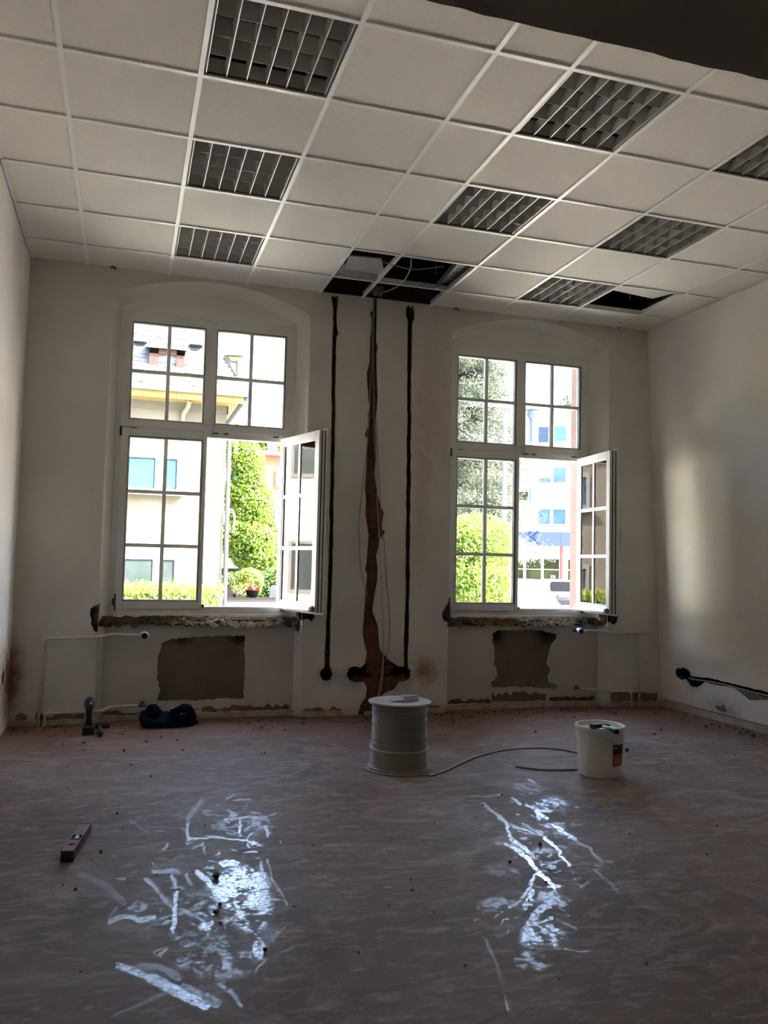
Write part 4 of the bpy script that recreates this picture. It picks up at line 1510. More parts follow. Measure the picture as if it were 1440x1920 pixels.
def hb_(c, u, L_, w, h):
    v = Vector((-u.y, u.x, 0))
    return [c + u * a * L_ / 2 + v * b2 * w / 2 + Vector((0, 0, z * h / 2)) for z in (-1, 1) for b2 in (-1, 1) for a in (-1, 1)]


mb = MB()
mb.hull8(hb_(hc, hd, .062, .026, .024))
u = hc + hd * .031
mb.hull8([u + hn * s * .013 + Vector((0, 0, z * .012)) if k == 0 else u + hd * .05 + hn * s * .012 + Vector((0, 0, z * .002 + .003)) for z in (-1, 1) for s in (-1, 1) for k in (0, 1)])
u = hc - hd * .031
mb.hull8(hb_(u - hd * .011, hd, .022, .030, .028))
mb.build('hammer_head', M_BLACK, t)
mb = MB()
h0 = atz(1131, 1362, HZ + .014)
mb.tube([h0, h0 + sl_ * .05 + Vector((0, 0, .002)), h0 + sl_ * .10 + Vector((0, 0, .003))], [.010, .011, .011], 10)
mb.build('handle', mat('hammer_shaft', (.50, .44, .35), .5), t, smooth=True)
mb = MB()
mb.tube([h0 + sl_ * .085 + Vector((0, 0, .003)), h0 + sl_ * .115 + Vector((0, 0, .003)), h0 + sl_ * .175 + Vector((0, 0, .003)), h0 + sl_ * .185 + Vector((0, 0, .003))], [.012, .0145, .016, .013], 12)
mb.build('grip', M_BLACK, t, smooth=True)

# ================================================================== SPIRIT LEVEL
t = empty('spirit_level', (-.16, 4.02, 0), 'red box spirit level lying on the floor at the left', 'spirit level')
la, lb_ = atz(125, 1617, 0), atz(160, 1562, 0)
ld = (lb_ - la)
ll = ld.length
ld.normalize()
ln_ = Vector((ld.y, -ld.x, 0))
lw_ = .025


def lev(u, v, z):
    return la + ld * u + ln_ * v + Vector((0, 0, z))


M_LRED = mat('level_red', (.21, .025, .038), .4, (.17, .02, .03), 20, 4)
mb = MB()
for (u0, u1) in ((.012, ll * .40), (ll * .56, ll - .01)):
    mb.hull8([lev(a, b2, z) for z in (0, .045) for b2 in (-lw_, lw_) for a in (u0, u1)])
mb.hull8([lev(a, b2, z) for z in (0, .030) for b2 in (-lw_, lw_) for a in (ll * .40, ll * .56)])
o = mb.build('body', M_LRED, t)
mb = MB()
for s in (-1, 1):
    mb.hull8([lev(a, s * lw_ + b2, z) for z in (.0448, .0462) for b2 in ((-.004, 0) if s > 0 else (0, .004)) for a in (.012, ll - .01)])
mb.build('edge_rail', mat('level_rail', (.28, .06, .07), .4), t)
mb = MB()
for u0, u1 in ((0, .013), (ll - .011, ll)):
    mb.hull8([lev(a, b2, z) for z in (0, .047) for b2 in (-lw_ - .001, lw_ + .001) for a in (u0, u1)])
mb.build('end_cap', M_BLACK, t)
mb = MB()
mb.tube([lev(ll * .42, 0, .038), lev(ll * .54, 0, .038)], .010, 10)
mb.build('vial', mat('vial_clear', (.70, .75, .55), .12), t, smooth=True)
mb = MB()
mb.hull8([lev(a, b2, z) for z in (.030, .047) for b2 in (-lw_ * .9, lw_ * .9) for a in (ll * .395, ll * .42)])
mb.hull8([lev(a, b2, z) for z in (.030, .047) for b2 in (-lw_ * .9, lw_ * .9) for a in (ll * .54, ll * .56)])
mb.hull8([lev(a, b2, z) for z in (.0455, .048) for b2 in (-.012, .012) for a in (ll * .22, ll * .28)])
mb.build('vial_block', M_BLACK, t)

# ================================================================== CORDLESS DRILL, MALLET, JACKET
dr = Vector((-.205, 6.50, 0))
t = empty('cordless_drill', dr, 'dark cordless drill standing upright on its battery by the left wall', 'drill')
M_DRL = mat('drill_body', (.014, .022, .024), .45, spec=.4)
mb = MB()
mb.box(dr.x - .042, dr.x + .042, dr.y - .065, dr.y + .06, .0, .062)
o = mb.build('battery', M_BLACK, t)
bv = o.modifiers.new('bevel', 'BEVEL')
bv.width = .01
bv.segments = 2
mb = MB()
mb.tube([dr + Vector((0, .0, .058)), dr + Vector((0, .004, .10)), dr + Vector((0, .0, .15)), dr + Vector((0, -.01, .19))], [.030, .021, .022, .028], 14)
mb.build('handle', M_DRL, t, smooth=True)
mb = MB()
mb.tube([dr + Vector((0, y, .222)) for y in (.10, .095, .05, 0, -.05, -.07)], [.012, .030, .036, .037, .036, .031], 18)
mb.build('motor_housing', M_DRL, t, smooth=True)
mb = MB()
mb.tube([dr + Vector((0, y, .222)) for y in (-.068, -.075, -.10, -.128, -.132)], [.028, .029, .026, .018, .008], 16)
mb.build('chuck', mat('chuck_dark', (.05, .055, .055), .4, metallic=.4), t, smooth=True)
mb = MB()
mb.box(dr.x - .008, dr.x + .008, dr.y - .034, dr.y - .018, .14, .175)
mb.build('trigger', M_BLACK, t)

mh = atz(190, 1361, .02)
t = empty('mallet', mh, 'dark mallet lying on the floor right of the cordless drill', 'mallet')
mb = MB()
mb.tube([mh + Vector((-.075, .0, 0)), mh + Vector((-.07, 0, 0)), mh + Vector((.055, .0, 0)), mh + Vector((.06, 0, 0))], [.014, .019, .019, .014], 14)
mb.build('mallet_head', M_BLACK, t, smooth=True, auto=40)
mb = MB()
me_ = atz(188, 1375, .02)
mb.tube([mh + Vector((-.01, 0, 0)), mh.lerp(me_, .5), me_], [.010, .013, .015], 12)
mb.build('handle', mat('mallet_shaft', (.09, .075, .06), .6), t, smooth=True)
mb = MB()
mb.tube([me_ + (mh - me_) * .35, me_, me_ + (me_ - mh) * .12], [.016, .021, .019], 14)
mb.build('grip', M_BLACK, t, smooth=True)

# the crumpled jacket: a soft heap with folds
jcn = Vector((.365, 6.70, 0))
M_JKT = mat('navy_fleece', (.004, .007, .022), .95, (.007, .012, .036), 30, 5, .5, 120, spec=.1)


def heap(cx, cyy, rx, ry, h, seed, nu=44, nv=22, prof=None):
    r = np.random.default_rng(seed)
    ph = r.random(12) * 6.28
    v_, f_ = [], []
    for j in range(nv + 1):
        t_ = j / nv
        el = t_ * math.pi / 2
        for i in range(nu):
            a = 2 * math.pi * i / nu
            k = 1 + .10 * math.sin(3 * a + ph[0] + 3 * t_) + .07 * math.sin(7 * a + ph[1] - 5 * t_) + .05 * math.sin(12 * a + ph[2] + 9 * t_)
            kk = 1 + .12 * math.sin(5 * a + ph[3] + 7 * t_) * (1 - t_)
            rr_ = (math.cos(el) ** .75)
            x, y = cx + rx * rr_ * math.cos(a) * k, cyy + ry * rr_ * math.sin(a) * k
            z = h * (math.sin(el) ** .8) * kk + .010 * math.sin(40 * x + ph[4]) * t_ + .008 * math.sin(55 * y + 30 * x)
            if prof:
                z *= prof((x - cx) / rx)
            v_.append((x, y, max(0.0, z)))
    for j in range(nv):
        for i in range(nu):
            a, b2 = j * nu + i, j * nu + (i + 1) % nu
            f_.append((a, b2, b2 + nu, a + nu))
    return v_, f_


t = empty('fleece_jacket', jcn, 'dark navy fleece jacket dropped in a heap on the floor below the left window', 'jacket')
mb = MB()
mb.add(*heap(jcn.x + .01, jcn.y, .185, .085, .10, 3, prof=lambda u: .85 + .15 * math.cos(3.5 * u) + .22 * max(0, u - .3)))
mb.build('body', M_JKT, t, smooth=True)
mb = MB()
v_, f_ = heap(jcn.x - .12, jcn.y - .01, .075, .06, .165, 9)
mb.add(v_, f_)
mb.build('collar', M_JKT, t, smooth=True)
mb = MB()
mb.tube(catenary([jcn + Vector((.02, -.03, .10)), jcn + Vector((.10, -.05, .135)), jcn + Vector((.15, -.03, .12)), jcn + Vector((.185, .0, .05))], 6), [.03] * 6 + [.038] * 6 + [.034] * 7, 10)
mb.tube(catenary([jcn + Vector((-.17, -.03, .11)), jcn + Vector((-.19, -.06, .07)), jcn + Vector((-.12, -.09, .04)), jcn + Vector((-.02, -.095, .035))], 6), [.026] * 6 + [.03] * 6 + [.026] * 7, 10)
mb.build('sleeve', M_JKT, t, smooth=True)
mb = MB()
mb.lathe([(0, 0), (.012, .0), (.013, .016), (0, .02)], jcn + Vector((.03, -.02, .125)), 10)
mb.build('white_cap', mat('cap_white', (.6, .6, .58), .4), t)

# ================================================================== RUBBLE ON THE FLOOR
M_RUB = mat('rubble', (.085, .055, .042), .95, (.15, .10, .075), 40, 4, .4, 90, spec=.1)


def chunk(mb_, c, s, seed):
    r = random.Random(seed)
    bm = bmesh.new()
    bmesh.ops.create_icosphere(bm, subdivisions=1, radius=1)
    o = [(v.co.x * s[0] * r.uniform(.75, 1.15), v.co.y * s[1] * r.uniform(.75, 1.15), v.co.z * s[2] * r.uniform(.75, 1.1)) for v in bm.verts]
    bm.verts.index_update()
    f = [tuple(v.index for v in fc.verts) for fc in bm.faces]
    bm.free()
    mb_.add([(c[0] + x, c[1] + y, c[2] + z) for x, y, z in o], f)


RC = [(405, 1647, .017, .026, .016, 'largest flat brown rubble piece lying in the left shiny smear'),
      (412, 1700, .010, .011, .010, 'round dark pebble, upper of the pair in the left smear'),
      (405, 1714, .014, .012, .010, 'wider dark pebble, lower of the pair in the left smear'),
      (413, 1733, .006, .007, .006, 'tiny dark pebble just below the pair in the left smear'),
      (497, 1785, .009, .010, .009, 'single dark pebble at the right edge of the left smear'),
      (141, 1670, .007, .008, .007, 'lone small pebble on the floor below the spirit level'),
      (1013, 1586, .010, .010, .010, 'dark pebble between the two bright streaks of the right smear'),
      (956, 1619, .009, .009, .009, 'small dark pebble left of the long right streak'),
      (1024, 1656, .007, .007, .006, 'small pebble at the end of the long right streak'),
      (1324, 1363, .020, .012, .010, 'dark lump on the floor in front of the right wall'),
      (1413, 1382, .024, .016, .013, 'dark lump by the right wall near the picture edge')]
for i, (x, y, sx_, sy_, sz_, lab) in enumerate(RC):
    c = atz(x, y, 0)
    mb = MB()
    chunk(mb, (c.x, c.y, sz_ * .8), (sx_, sy_, sz_), i)
    tag(mb.build('rubble_piece', M_RUB), lab, 'rubble', 'rubble pieces on the floor')
mb = MB()
for k in range(420):
    r = random.random()
    if r < .45:
        x, y = random.uniform(-.75, 4.8), 6.84 - abs(random.gauss(0, .22))
    elif r < .6:
        y = random.uniform(4.6, 6.8)
        x = 4.86 - abs(random.gauss(0, .16))
    else:
        x, y = random.uniform(-.7, 4.6), random.uniform(2.3, 6.6)
    if (x - BC.x) ** 2 + (y - BC.y) ** 2 < .04 or (abs(x - .36) < .28 and abs(y - 6.7) < .2) or (1.4 < x < 3.3 and 4.6 < y < 5.55) or (-.32 < x < 0 and 6.25 < y < 6.66):
        continue
    s = random.choice([.003, .003, .004, .005, .007]) * (1.6 if y > 5.5 else 1)
    chunk(mb, (x, y, s * .6), (s, s, s * .8), k + 100)
tag(mb.build('plaster_crumbs', M_RUB), 'scattered dark crumbs of plaster and brick over the floor', 'crumbs', kind='stuff')
# nails and leftover plugs at the ceiling edge
for px_, py_, lab in ((212, 500, 'bent dark nail at the ceiling edge above the left window'), (856, 578, 'bent dark nail at the ceiling edge left of the right arch'),
                      (1157, 612, 'bent dark nail at the ceiling edge near the right corner')):
    c = at(px_, py_, YW - .02)
    mb = MB()
    mb.tube([c + Vector((-.02, .03, -.004)), c + Vector((0, 0, 0)), c + Vector((.018, -.005, -.012)), c + Vector((.015, 0, -.03))], [.006, .007, .006, .003], 6)
    tag(mb.build('nail', M_BLACK), lab, 'nail', 'nails at the ceiling edge')
# ================================================================== OUTSIDE
GZ = -0.85
OUTK = 0.27


def omat(name, c, rough=.6, c2=None, *a, **k):          # outdoor colours scaled down evenly, in place of dimmer light outside
    f = lambda q: tuple(x * OUTK for x in q)
    return mat(name, f(c), rough, f(c2) if c2 else None, *a, **k)


M_GROUND = mat('street_paving', (.66, .62, .56), .9, (.56, .53, .48), .8, 6, spec=.15)
mb = MB()
mb.box(-60, 90, 7.25, 140, GZ - .1, GZ)
tag(mb.build('ground', M_GROUND), 'pale sunlit paving of the street outside', kind='structure')
mb = MB()
mb.box(-8, 2.6, 15.8, 20.9, GZ, GZ + .04)
tag(mb.build('lawn', omat('lawn_grass', (.16, .25, .05), .9, (.24, .34, .08), 9, 5)), 'strip of lawn before the grey house', kind='structure')
# our own facade: outer wall skin with two openings, and the pink projecting bay beside the right window
M_PINK = mat('pink_render', (.20, .125, .105), .9, (.18, .112, .095), 2, 5, .1, 40, spec=.1)
OUTX = [(-9, -1.0)]
for w in range(2):
    a, b_ = WX[w][2] - .10, WX[w][3] + .10
    OUTX += [(a, -1.0), (a, Z_FB - .02), (a, 3.40), (b_, 3.40), (b_, Z_FB - .02), (b_, -1.0)]
OUTX += [(9, -1.0), (9, 9), (-9, 9)]
mb = MB()
slab(mb, OUTX, [], 0, .06, lambda u, v, d: (u, 7.17 + d, v), back=True)
for w in range(2):
    a, b_ = WX[w][2] - .12, WX[w][3] + .12
    mb.cur = 0
    mb.box(a, b_, 7.17, 7.23, -1.0, Z_FB - .045)
    mb.box(a, b_, 7.17, 7.30, Z_FB - .045, Z_FB - .02)
    mb.box(a + .02, WX[w][2] + .004, 7.10, 7.175, Z_FB - .03, 3.45)
    mb.box(WX[w][3] - .004, b_ - .02, 7.10, 7.175, Z_FB - .03, 3.45)
    mb.box(a + .02, b_ - .02, 7.10, 7.175, Z_FT - .005, 3.45)
tag(mb.build('wall_facade', [M_PINK, M_PINK]), 'pink rendered outer face of the building', kind='structure')
k_ = 0.5705
mb = MB()
mb.box(4.66, 9, 7.23, 4.66 / k_, -1.0, 9)
tag(mb.build('trim_2', M_PINK), 'pink projecting bay outside, right of the right window', kind='structure')

# ---- foliage helper
def leaves_mesh(name, C, S, m, parent=None, kind='stuff', elong=1.6, up=None, shape='leaf'):
    """many small leaf blades at points C with sizes S, random orientation"""
    n = len(C)
    g = np.random.default_rng(len(C))
    a = g.normal(size=(n, 3))
    a /= np.linalg.norm(a, axis=1)[:, None]
    if up is not None:
        a = a * .55 + up
        a /= np.linalg.norm(a, axis=1)[:, None]
    b_ = g.normal(size=(n, 3))
    b_ -= (b_ * a).sum(1)[:, None] * a
    b_ /= np.linalg.norm(b_, axis=1)[:, None]
    S = np.asarray(S)[:, None]
    nn = np.cross(a, b_)
    V_ = np.stack([C - a * S * elong / 2, C + b_ * S / 2 + nn * S * .12, C + a * S * elong / 2, C - b_ * S / 2 + nn * S * .12], 1).reshape(-1, 3)
    base = np.array(world_loc(parent)) if parent else np.zeros(3)
    V_ = V_ - base
    me_ = bpy.data.meshes.new(name)
    me_.vertices.add(4 * n)
    me_.vertices.foreach_set('co', V_.astype(np.float32).ravel())
    me_.loops.add(4 * n)
    me_.loops.foreach_set('vertex_index', np.arange(4 * n, dtype=np.int32))
    me_.polygons.add(n)
    me_.polygons.foreach_set('loop_start', (np.arange(n) * 4).astype(np.int32))
    me_.polygons.foreach_set('loop_total', np.full(n, 4, np.int32))
    me_.materials.append(m)
    me_.update()
    o_ = link(name, me_, parent)
    if kind:
        o_['kind'] = kind
    return o_


def in_ellipsoids(n, E, seed, shell=.35):
    g = np.random.default_rng(seed)
    w = np.array([e[3] * e[4] * e[5] for e in E])
    idx = g.choice(len(E), n, p=w / w.sum())
    d = g.normal(size=(n, 3))
    d /= np.linalg.norm(d, axis=1)[:, None]
    r = g.random(n) ** shell
    E = np.array(E)
    return E[idx, :3] + d * r[:, None] * E[idx, 3:6]


M_LEAF = mat('broad_leaf', (.035, .085, .010), .5, (.15, .225, .03), 3.0, 4, transl=.35, contrast=(.3, .7))
M_HEDGE = mat('hedge_leaf', (.014, .04, .006), .55, (.07, .125, .02), 4.0, 4, transl=.25)
M_HEDGEY = mat('golden_hedge_leaf', (.16, .215, .035), .55, (.30, .34, .075), 5.0, 4, transl=.35)
M_NEEDLE = mat('spruce_needle', (.022, .036, .026), .6, (.105, .115, .075), 2.2, 5, transl=.15, contrast=(.35, .68))
M_SHRUB = mat('shrub_leaf', (.055, .115, .012), .5, (.235, .29, .06), 3.0, 4, transl=.35)
M_BARK = omat('bark', (.10, .075, .055), .9, (.16, .12, .09), 12, 5, .4, 50)

# ---- the grey house across the garden (front parallel to our wall)
HY = 21.0
hx1 = 2.29
house = empty('grey_house', (-2.5, HY + 3.5, GZ), 'grey rendered house with slate roof and red dormer across the garden', 'house')
M_REND = mat('grey_render', (.15, .134, .112), .95, (.12, .106, .087), 1.6, 7, .15, 20, spec=.1)
M_REND2 = omat('frieze_render', (.38, .365, .33), .95, (.46, .44, .40), 3, 7, .15, 20, spec=.1)
mb = MB()
mb.box(-9, hx1, HY, HY + 7, GZ, 5.35)
mb.build('front_wall', M_REND, house)
mb = MB()
mb.box(-9, hx1 + .02, HY - .03, HY, 4.93, 5.32)
mb.box(hx1, hx1 + .03, HY - .03, HY + 7, 4.93, 5.32)
mb.build('frieze', M_REND2, house)
M_YEL = omat('yellow_paint', (.68, .47, .13), .6, (.62, .42, .11), 3, 3)
ez = at(300, 745, HY - .55).z
ez2 = at(300, 732, HY - .55).z
mb = MB()
mb.box(-9, hx1 + .36, HY - .55, HY + .02, ez, ez2 + .02)
mb.box(hx1 + .001, hx1 + .36, HY + .021, HY + 7, ez, ez2 + .02)
mb.build('eave_board', M_YEL, house)
mb = MB()
gz = ez2 + .05
mb.tube([(-9, HY - .60, gz), (hx1 + .42, HY - .60, gz)], .06, 10)
mb.tube([(hx1 + .42, HY - .60, gz), (hx1 + .42, HY + 6, gz)], .06, 10)
mb.build('gutter', omat('gutter_zinc', (.50, .50, .50), .6), house)
mb = MB()
for gx_ in np.arange(-3.0, 2.6, .68):
    mb.box(gx_, gx_ + .02, HY - .67, HY - .53, gz - .07, gz + .06)
mb.build('gutter_bracket', M_STEEL, house)
# roof: steep slate slopes with a hip on the right
rA, rB = Vector((hx1 + .40, HY - .58, gz)), Vector((-9, HY - .58, gz))
rC, rD = Vector((-9, HY + 1.25, gz + 2.4)), Vector((hx1 - 1.0, HY + 1.25, gz + 2.4))
rE, rF = Vector((hx1 + .40, HY + 6.8, gz)), Vector((hx1 - 1.0, HY + 5.5, gz + 2.4))
mb = MB()
mb.add([rB, rA, rD, rC], [(0, 1, 2, 3)])
mb.add([rA, rE, rF, rD], [(0, 1, 2, 3)])
mb.add([rC, rD, rF, Vector((-9, HY + 5.5, gz + 2.4))], [(0, 1, 2, 3)])
M_SLATE = omat('slate', (.30, .30, .33), .55, (.42, .42, .45), 3, 4)
mb.build('roof', M_SLATE, house)
mb = MB()                                              # slate courses
ru = (rC - rB)
rows = 20
rn = Vector((0, -ru.z, ru.y)).normalized()
for j in range(rows):
    f0, f1 = j / rows, (j + 1.25) / rows
    zA, zB = rB + ru * f0, rB + ru * min(f1, 1)
    xmax = rA.x + (rD.x - rA.x) * f0
    x = -2.0 - (.1 if j % 2 else 0)
    while x < xmax - .02:
        w_ = .2
        x2 = min(x + w_ - .012, xmax)
        t0 = rn * .022
        t1 = rn * .006
        o_ = random.uniform(-.01, .01)
        mb.add([(x, zA.y, zA.z + o_) + t0 * 0 if False else Vector((x, zA.y, zA.z + o_)) + t0, Vector((x2, zA.y, zA.z + o_)) + t0, Vector((x2, zB.y, zB.z)) + t1, Vector((x, zB.y, zB.z)) + t1], [(0, 1, 2, 3)])
        x += w_
mb.build('roof_slates', M_SLATE, house)['kind'] = 'stuff'
mb = MB()                                              # snow guard
sg0, sg1 = at(268, 613, HY + .55), at(373, 622, HY + .55)
for t_ in np.linspace(0, 1, 22):
    q = sg0.lerp(sg1, t_)
    mb.box(q.x - .008, q.x + .008, q.y - .008, q.y + .008, q.z - .19, q.z)
mb.box(sg0.x, sg1.x, HY + .54, HY + .56, sg0.z - .01, sg0.z + .01)
mb.box(sg0.x, sg1.x, HY + .54, HY + .56, sg0.z - .20, sg0.z - .18)
mb.build('snow_guard', omat('guard_iron', (.25, .23, .21), .6), house)
mb = MB()
for a, b_ in (((252, 632), (276, 640)), ((356, 640), (381, 646))):
    q0, q1 = at(*a, HY + .3), at(*b_, HY + .3)
    mb.box(q0.x, q1.x, HY + .2, HY + .45, q1.z - .04, q0.z - .02)
mb.build('roof_light', omat('roof_light', (.16, .18, .22), .3), house)
# dormer
DYf = HY - .12
d0, d1 = at(277, 652, DYf), at(347, 716, DYf)
dz0, dz1 = d1.z, d0.z
dx0, dx1 = at(279, 690, DYf).x, at(346, 690, DYf).x
M_REDW = omat('red_wood', (.20, .04, .03), .7, (.16, .032, .025), 6, 4)
mb = MB()
mb.box(dx0, dx0 + .22, DYf, HY + 1.2, dz0, dz1)
mb.box(dx1 - .20, dx1, DYf, HY + 1.2, dz0, dz1)
mb.box(dx0, dx1, DYf, HY + 1.2, dz1 - .12, dz1)
mb.box(dx0, dx1, DYf, HY + .5, dz0, dz0 + .09)
dm = mb.build('dormer', M_REDW, house)
mb = MB()
mb.hull8([(x, y, z) for z, in ((0,),) for y in (0,) for x in (0,)] if False else [
    (dx0 - .1, DYf - .1, dz1), (dx1 + .1, DYf - .1, dz1), (dx0 - .02, HY + 1.15, dz1 + .30), (dx1 + .02, HY + 1.15, dz1 + .30),
    (dx0 - .1, DYf - .1, dz1 + .05), (dx1 + .1, DYf - .1, dz1 + .05), (dx0 - .02, HY + 1.15, dz1 + .36), (dx1 + .02, HY + 1.15, dz1 + .36)])
mb.build('dormer_roof', omat('dormer_tin', (.55, .55, .54), .5), dm)
mb = MB()
mb.box(dx0 + .2, dx1 - .18, DYf + .10, DYf + .12, dz0 + .08, dz1 - .1)
mb.build('dormer_pane', omat('house_pane', (.05, .07, .09), .2, (.08, .10, .13), 1.5, 2, spec=.15), dm)
mb = MB()                                              # lace curtain, scalloped
cw = dx1 - dx0 - .38
for k in range(14):
    x = dx0 + .2 + cw * k / 14
    u = abs((k + .5) / 14 - .5) * 2
    drop = .30 - .20 * u + (.03 if k % 2 else 0)
    drop = .26 + .16 * (1 - abs(2 * abs(u) - 1)) if True else drop
    mb.box(x, x + cw / 14 * .93, DYf + .085, DYf + .095, dz1 - .12 - drop, dz1 - .12)
mb.build('lace_curtain', omat('lace', (.62, .68, .72), .9), dm)
# small side dormer on the hip, seen edge-on
mb = MB()
s0 = at(424, 667, HY + 2.0)
s1 = at(450, 668, HY + 2.0)
s2 = at(449, 716, HY + 2.0)
mb.prism([(s0.x, s0.z), (s1.x, s1.z), (s1.x, s2.z)], HY + 2.0, HY + 3.4, lambda u, v, d: (u, d, v))
sdm = mb.build('side_dormer', omat('side_dormer_grey', (.42, .40, .38), .8), house)
mb = MB()
mb.prism([(s0.x + .04, s0.z - .02), (s1.x + .06, s1.z - .02), (s1.x + .06, s2.z), (s1.x - .06, s2.z), (s1.x - .06, s1.z - .14), (s0.x + .14, s0.z - .14)], HY + 1.95, HY + 2.0, lambda u, v, d: (u, d, v))
mb.build('bargeboard', M_YEL, sdm)
mb = MB()
mb.prism([(s0.x - .05, s0.z), (s1.x + .12, s1.z), (s1.x + .12, s1.z + .06), (s0.x - .05, s0.z + .06)], HY + 1.9, HY + 3.5, lambda u, v, d: (u, d, v))
mb.build('dormer_roof', MATS['slate'], sdm)
# windows of the house
M_WHITE = omat('house_white', (.66, .65, .62), .6)
M_BLUEP = omat('sky_tint_pane', (.10, .22, .30), .2, (.15, .28, .36), 2.5, 3, spec=.3)  # blue tone painted in for the sky mirrored in these panes


def house_window(x0, x1, z0, z1, splits, pm, sill=True):
    mb_ = MB()
    ring(mb_, x0, x1, z0, z1, x0 + .09, x1 - .09, z0 + .06, z1 - .13, HY - .035, HY + .05)
    for s in splits:
        mb_.box(s - .10, s + .10, HY - .03, HY + .05, z0 + .05, z1 - .12)
    w_ = mb_.build('window', M_WHITE, house)
    xs2 = [x0 + .09] + [v for s in splits for v in (s - .10, s + .10)] + [x1 - .09]
    for k in range(0, len(xs2), 2):
        mp = MB()
        mp.box(xs2[k], xs2[k + 1], HY - .008, HY + .02, z0 + .06, z1 - .13)
        mp.build('pane', pm, w_)
    if sill:
        mp = MB()
        mp.box(x0 - .06, x1 + .06, HY - .20, HY + .02, z0 - .10, z0)
        mp.build('window_sill', M_WHITE, w_)
    return w_


uz1, uz0 = at(290, 849, HY).z, at(290, 921, HY).z
house_window(-1.1, 1.22, uz0, uz1, [-.45, .71], M_BLUEP)
lz1 = at(290, 1039, HY).z
house_window(-1.1, 1.24, lz1 - 1.25, lz1, [-.45, .74], omat('dim_pane', (.10, .14, .15), .12, (.17, .21, .22), 2, 3, spec=.6))
mb = MB()
mb.tube([(hx1 + .09, HY - .12, GZ), (hx1 + .07, HY - .12, 4.2), (hx1 + .02, HY - .12, 4.7), (hx1 + .40, HY - .55, gz - .05)], .055, 10)
mb.build('downpipe', omat('downpipe_zinc', (.17, .17, .19), .6, spec=.1), house)
mb = MB()
dp = at(348, 768, HY - .1)
mb.tube(catenary([Vector((dp.x + .06, HY - .45, ez - .02)), Vector((dp.x + .04, HY - .2, ez - .15)), Vector((dp.x - .04, HY - .08, ez - .28)), Vector((dp.x - .05, HY - .05, ez - .52))], 5), .055, 8)
mb.build('pipe_elbow', omat('elbow_cream', (.62, .56, .42), .6), house, smooth=True)
mb = MB()
cc = at(433, 975, HY - .05)
for r_ in (.16, .20, .235):
    mb.tube([cc + Vector((r_ * .45 * math.cos(a), 0.02 * math.sin(2 * a), r_ * 1.2 * math.sin(a))) for a in np.linspace(0, 2 * math.pi, 24)], .012, 6, cap=False)
mb.build('hose_coil', omat('hose_grey', (.14, .135, .10), .7), house)
yb0 = at(440, 826, HY + .5)
mb = MB()
yb1 = at(446, 851, HY + .5)
mb.box(yb0.x, yb1.x, yb0.y, yb0.y + .05, yb1.z, yb0.z + .5)
tag(mb.build('yellow_banner', omat('banner_yellow', (.20, .12, .012), .7)), 'narrow yellow strip hanging behind the corner of the grey house', 'banner')

# added white house, unseen, turned sunward to light the right wall and casement panes
wh = empty('added_white_house', (-15, 15, GZ), 'added white house out of view, lighting the right wall and mirrored in the casements', 'house')
wA, wu = Vector((-9.8, 20.4, 0)), Vector((-7.5, -12.0, 0)).normalized()
wn2 = Vector((-wu.y, wu.x, 0))
if wn2.x < 0:
    wn2 = -wn2
wf = lambda v: wA + wu * v.x - wn2 * v.y + Vector((0, 0, v.z))          # local: x along the front, y into the house
mb = MB()
mb.box(0, 15, 0, 8, GZ, 7.0)
mb.build('wall', mat('bright_render', (.80, .77, .70), .9, (.75, .72, .65), 2, 4), wh, fn=wf)
mb = MB()
mb.prism([(-.6, 6.9), (8.6, 6.9), (4, 10.2)], -.4, 15.4, lambda u, v, d: (d, u, v))
mb.build('roof', M_SLATE, wh, fn=wf)
mb = MB()
mb.box(-.4, 15.4, -.66, -.5, 6.75, 7.05)
mb.build('eave_board', M_WHITE, wh, fn=wf)
for k in range(3):
    for z_ in (.4, 3.7):
        x_ = 1.6 + 4.4 * k
        mb = MB()
        ring(mb, x_, x_ + 1.3, z_, z_ + 1.5, x_ + .1, x_ + 1.2, z_ + .1, z_ + 1.4, -.05, .02)
        w_ = mb.build('window', M_WHITE, wh, fn=wf)
        mb = MB()
        mb.box(x_ + .1, x_ + 1.2, -.02, .02, z_ + .1, z_ + 1.4)
        mb.build('pane', MATS['dim_pane'], w_, fn=wf)

# golden hedge in front of it
hz = at(300, 1097, 18.6).z
g = np.random.default_rng(4)
n = 30000
C = np.stack([g.uniform(-2.6, 2.05, n), g.uniform(18.2, 19.1, n), GZ + (hz - GZ) * g.random(n) ** .6 + g.normal(0, .05, n)], 1)
hg = empty('golden_hedge', (-.2, 18.65, GZ), 'bright yellow-green hedge at the foot of the grey house', 'hedge')
leaves_mesh('foliage', C, g.uniform(.025, .055, n), M_HEDGEY, hg, elong=2.2, up=np.array([0, 0, .8]))
mb = MB()
mb.box(-2.55, 2.0, 18.3, 19.0, GZ, hz - .22)
mb.build('hedge_core', M_HEDGE, hg)

# ---- terrace right of the house
TY = 24.0
tz = at(475, 1123, TY).z
M_TERR = omat('terrace_board', (.24, .24, .275), .7, (.22, .22, .25), 2, 3)
tw = empty('terrace_parapet', (5, TY, GZ), 'white boarded parapet of the terrace beside the grey house', 'parapet')
mb = MB()
mb.box(2.6, 9, TY, TY + .1, GZ, tz)
mb.build('boarding', M_TERR, tw)
mb = MB()
mb.box(2.6, 9, TY - .05, TY + .22, tz, tz + .035)
mb.build('coping', omat('coping_grey', (.05, .046, .042), .8, spec=.1), tw)
mb = MB()
mb.box(2.4, 14, TY + .1, TY + 4.0, GZ, tz - .75)
tag(mb.build('terrace', omat('terrace_floor', (.42, .40, .38), .9)), 'raised terrace floor behind the white parapet', kind='structure')


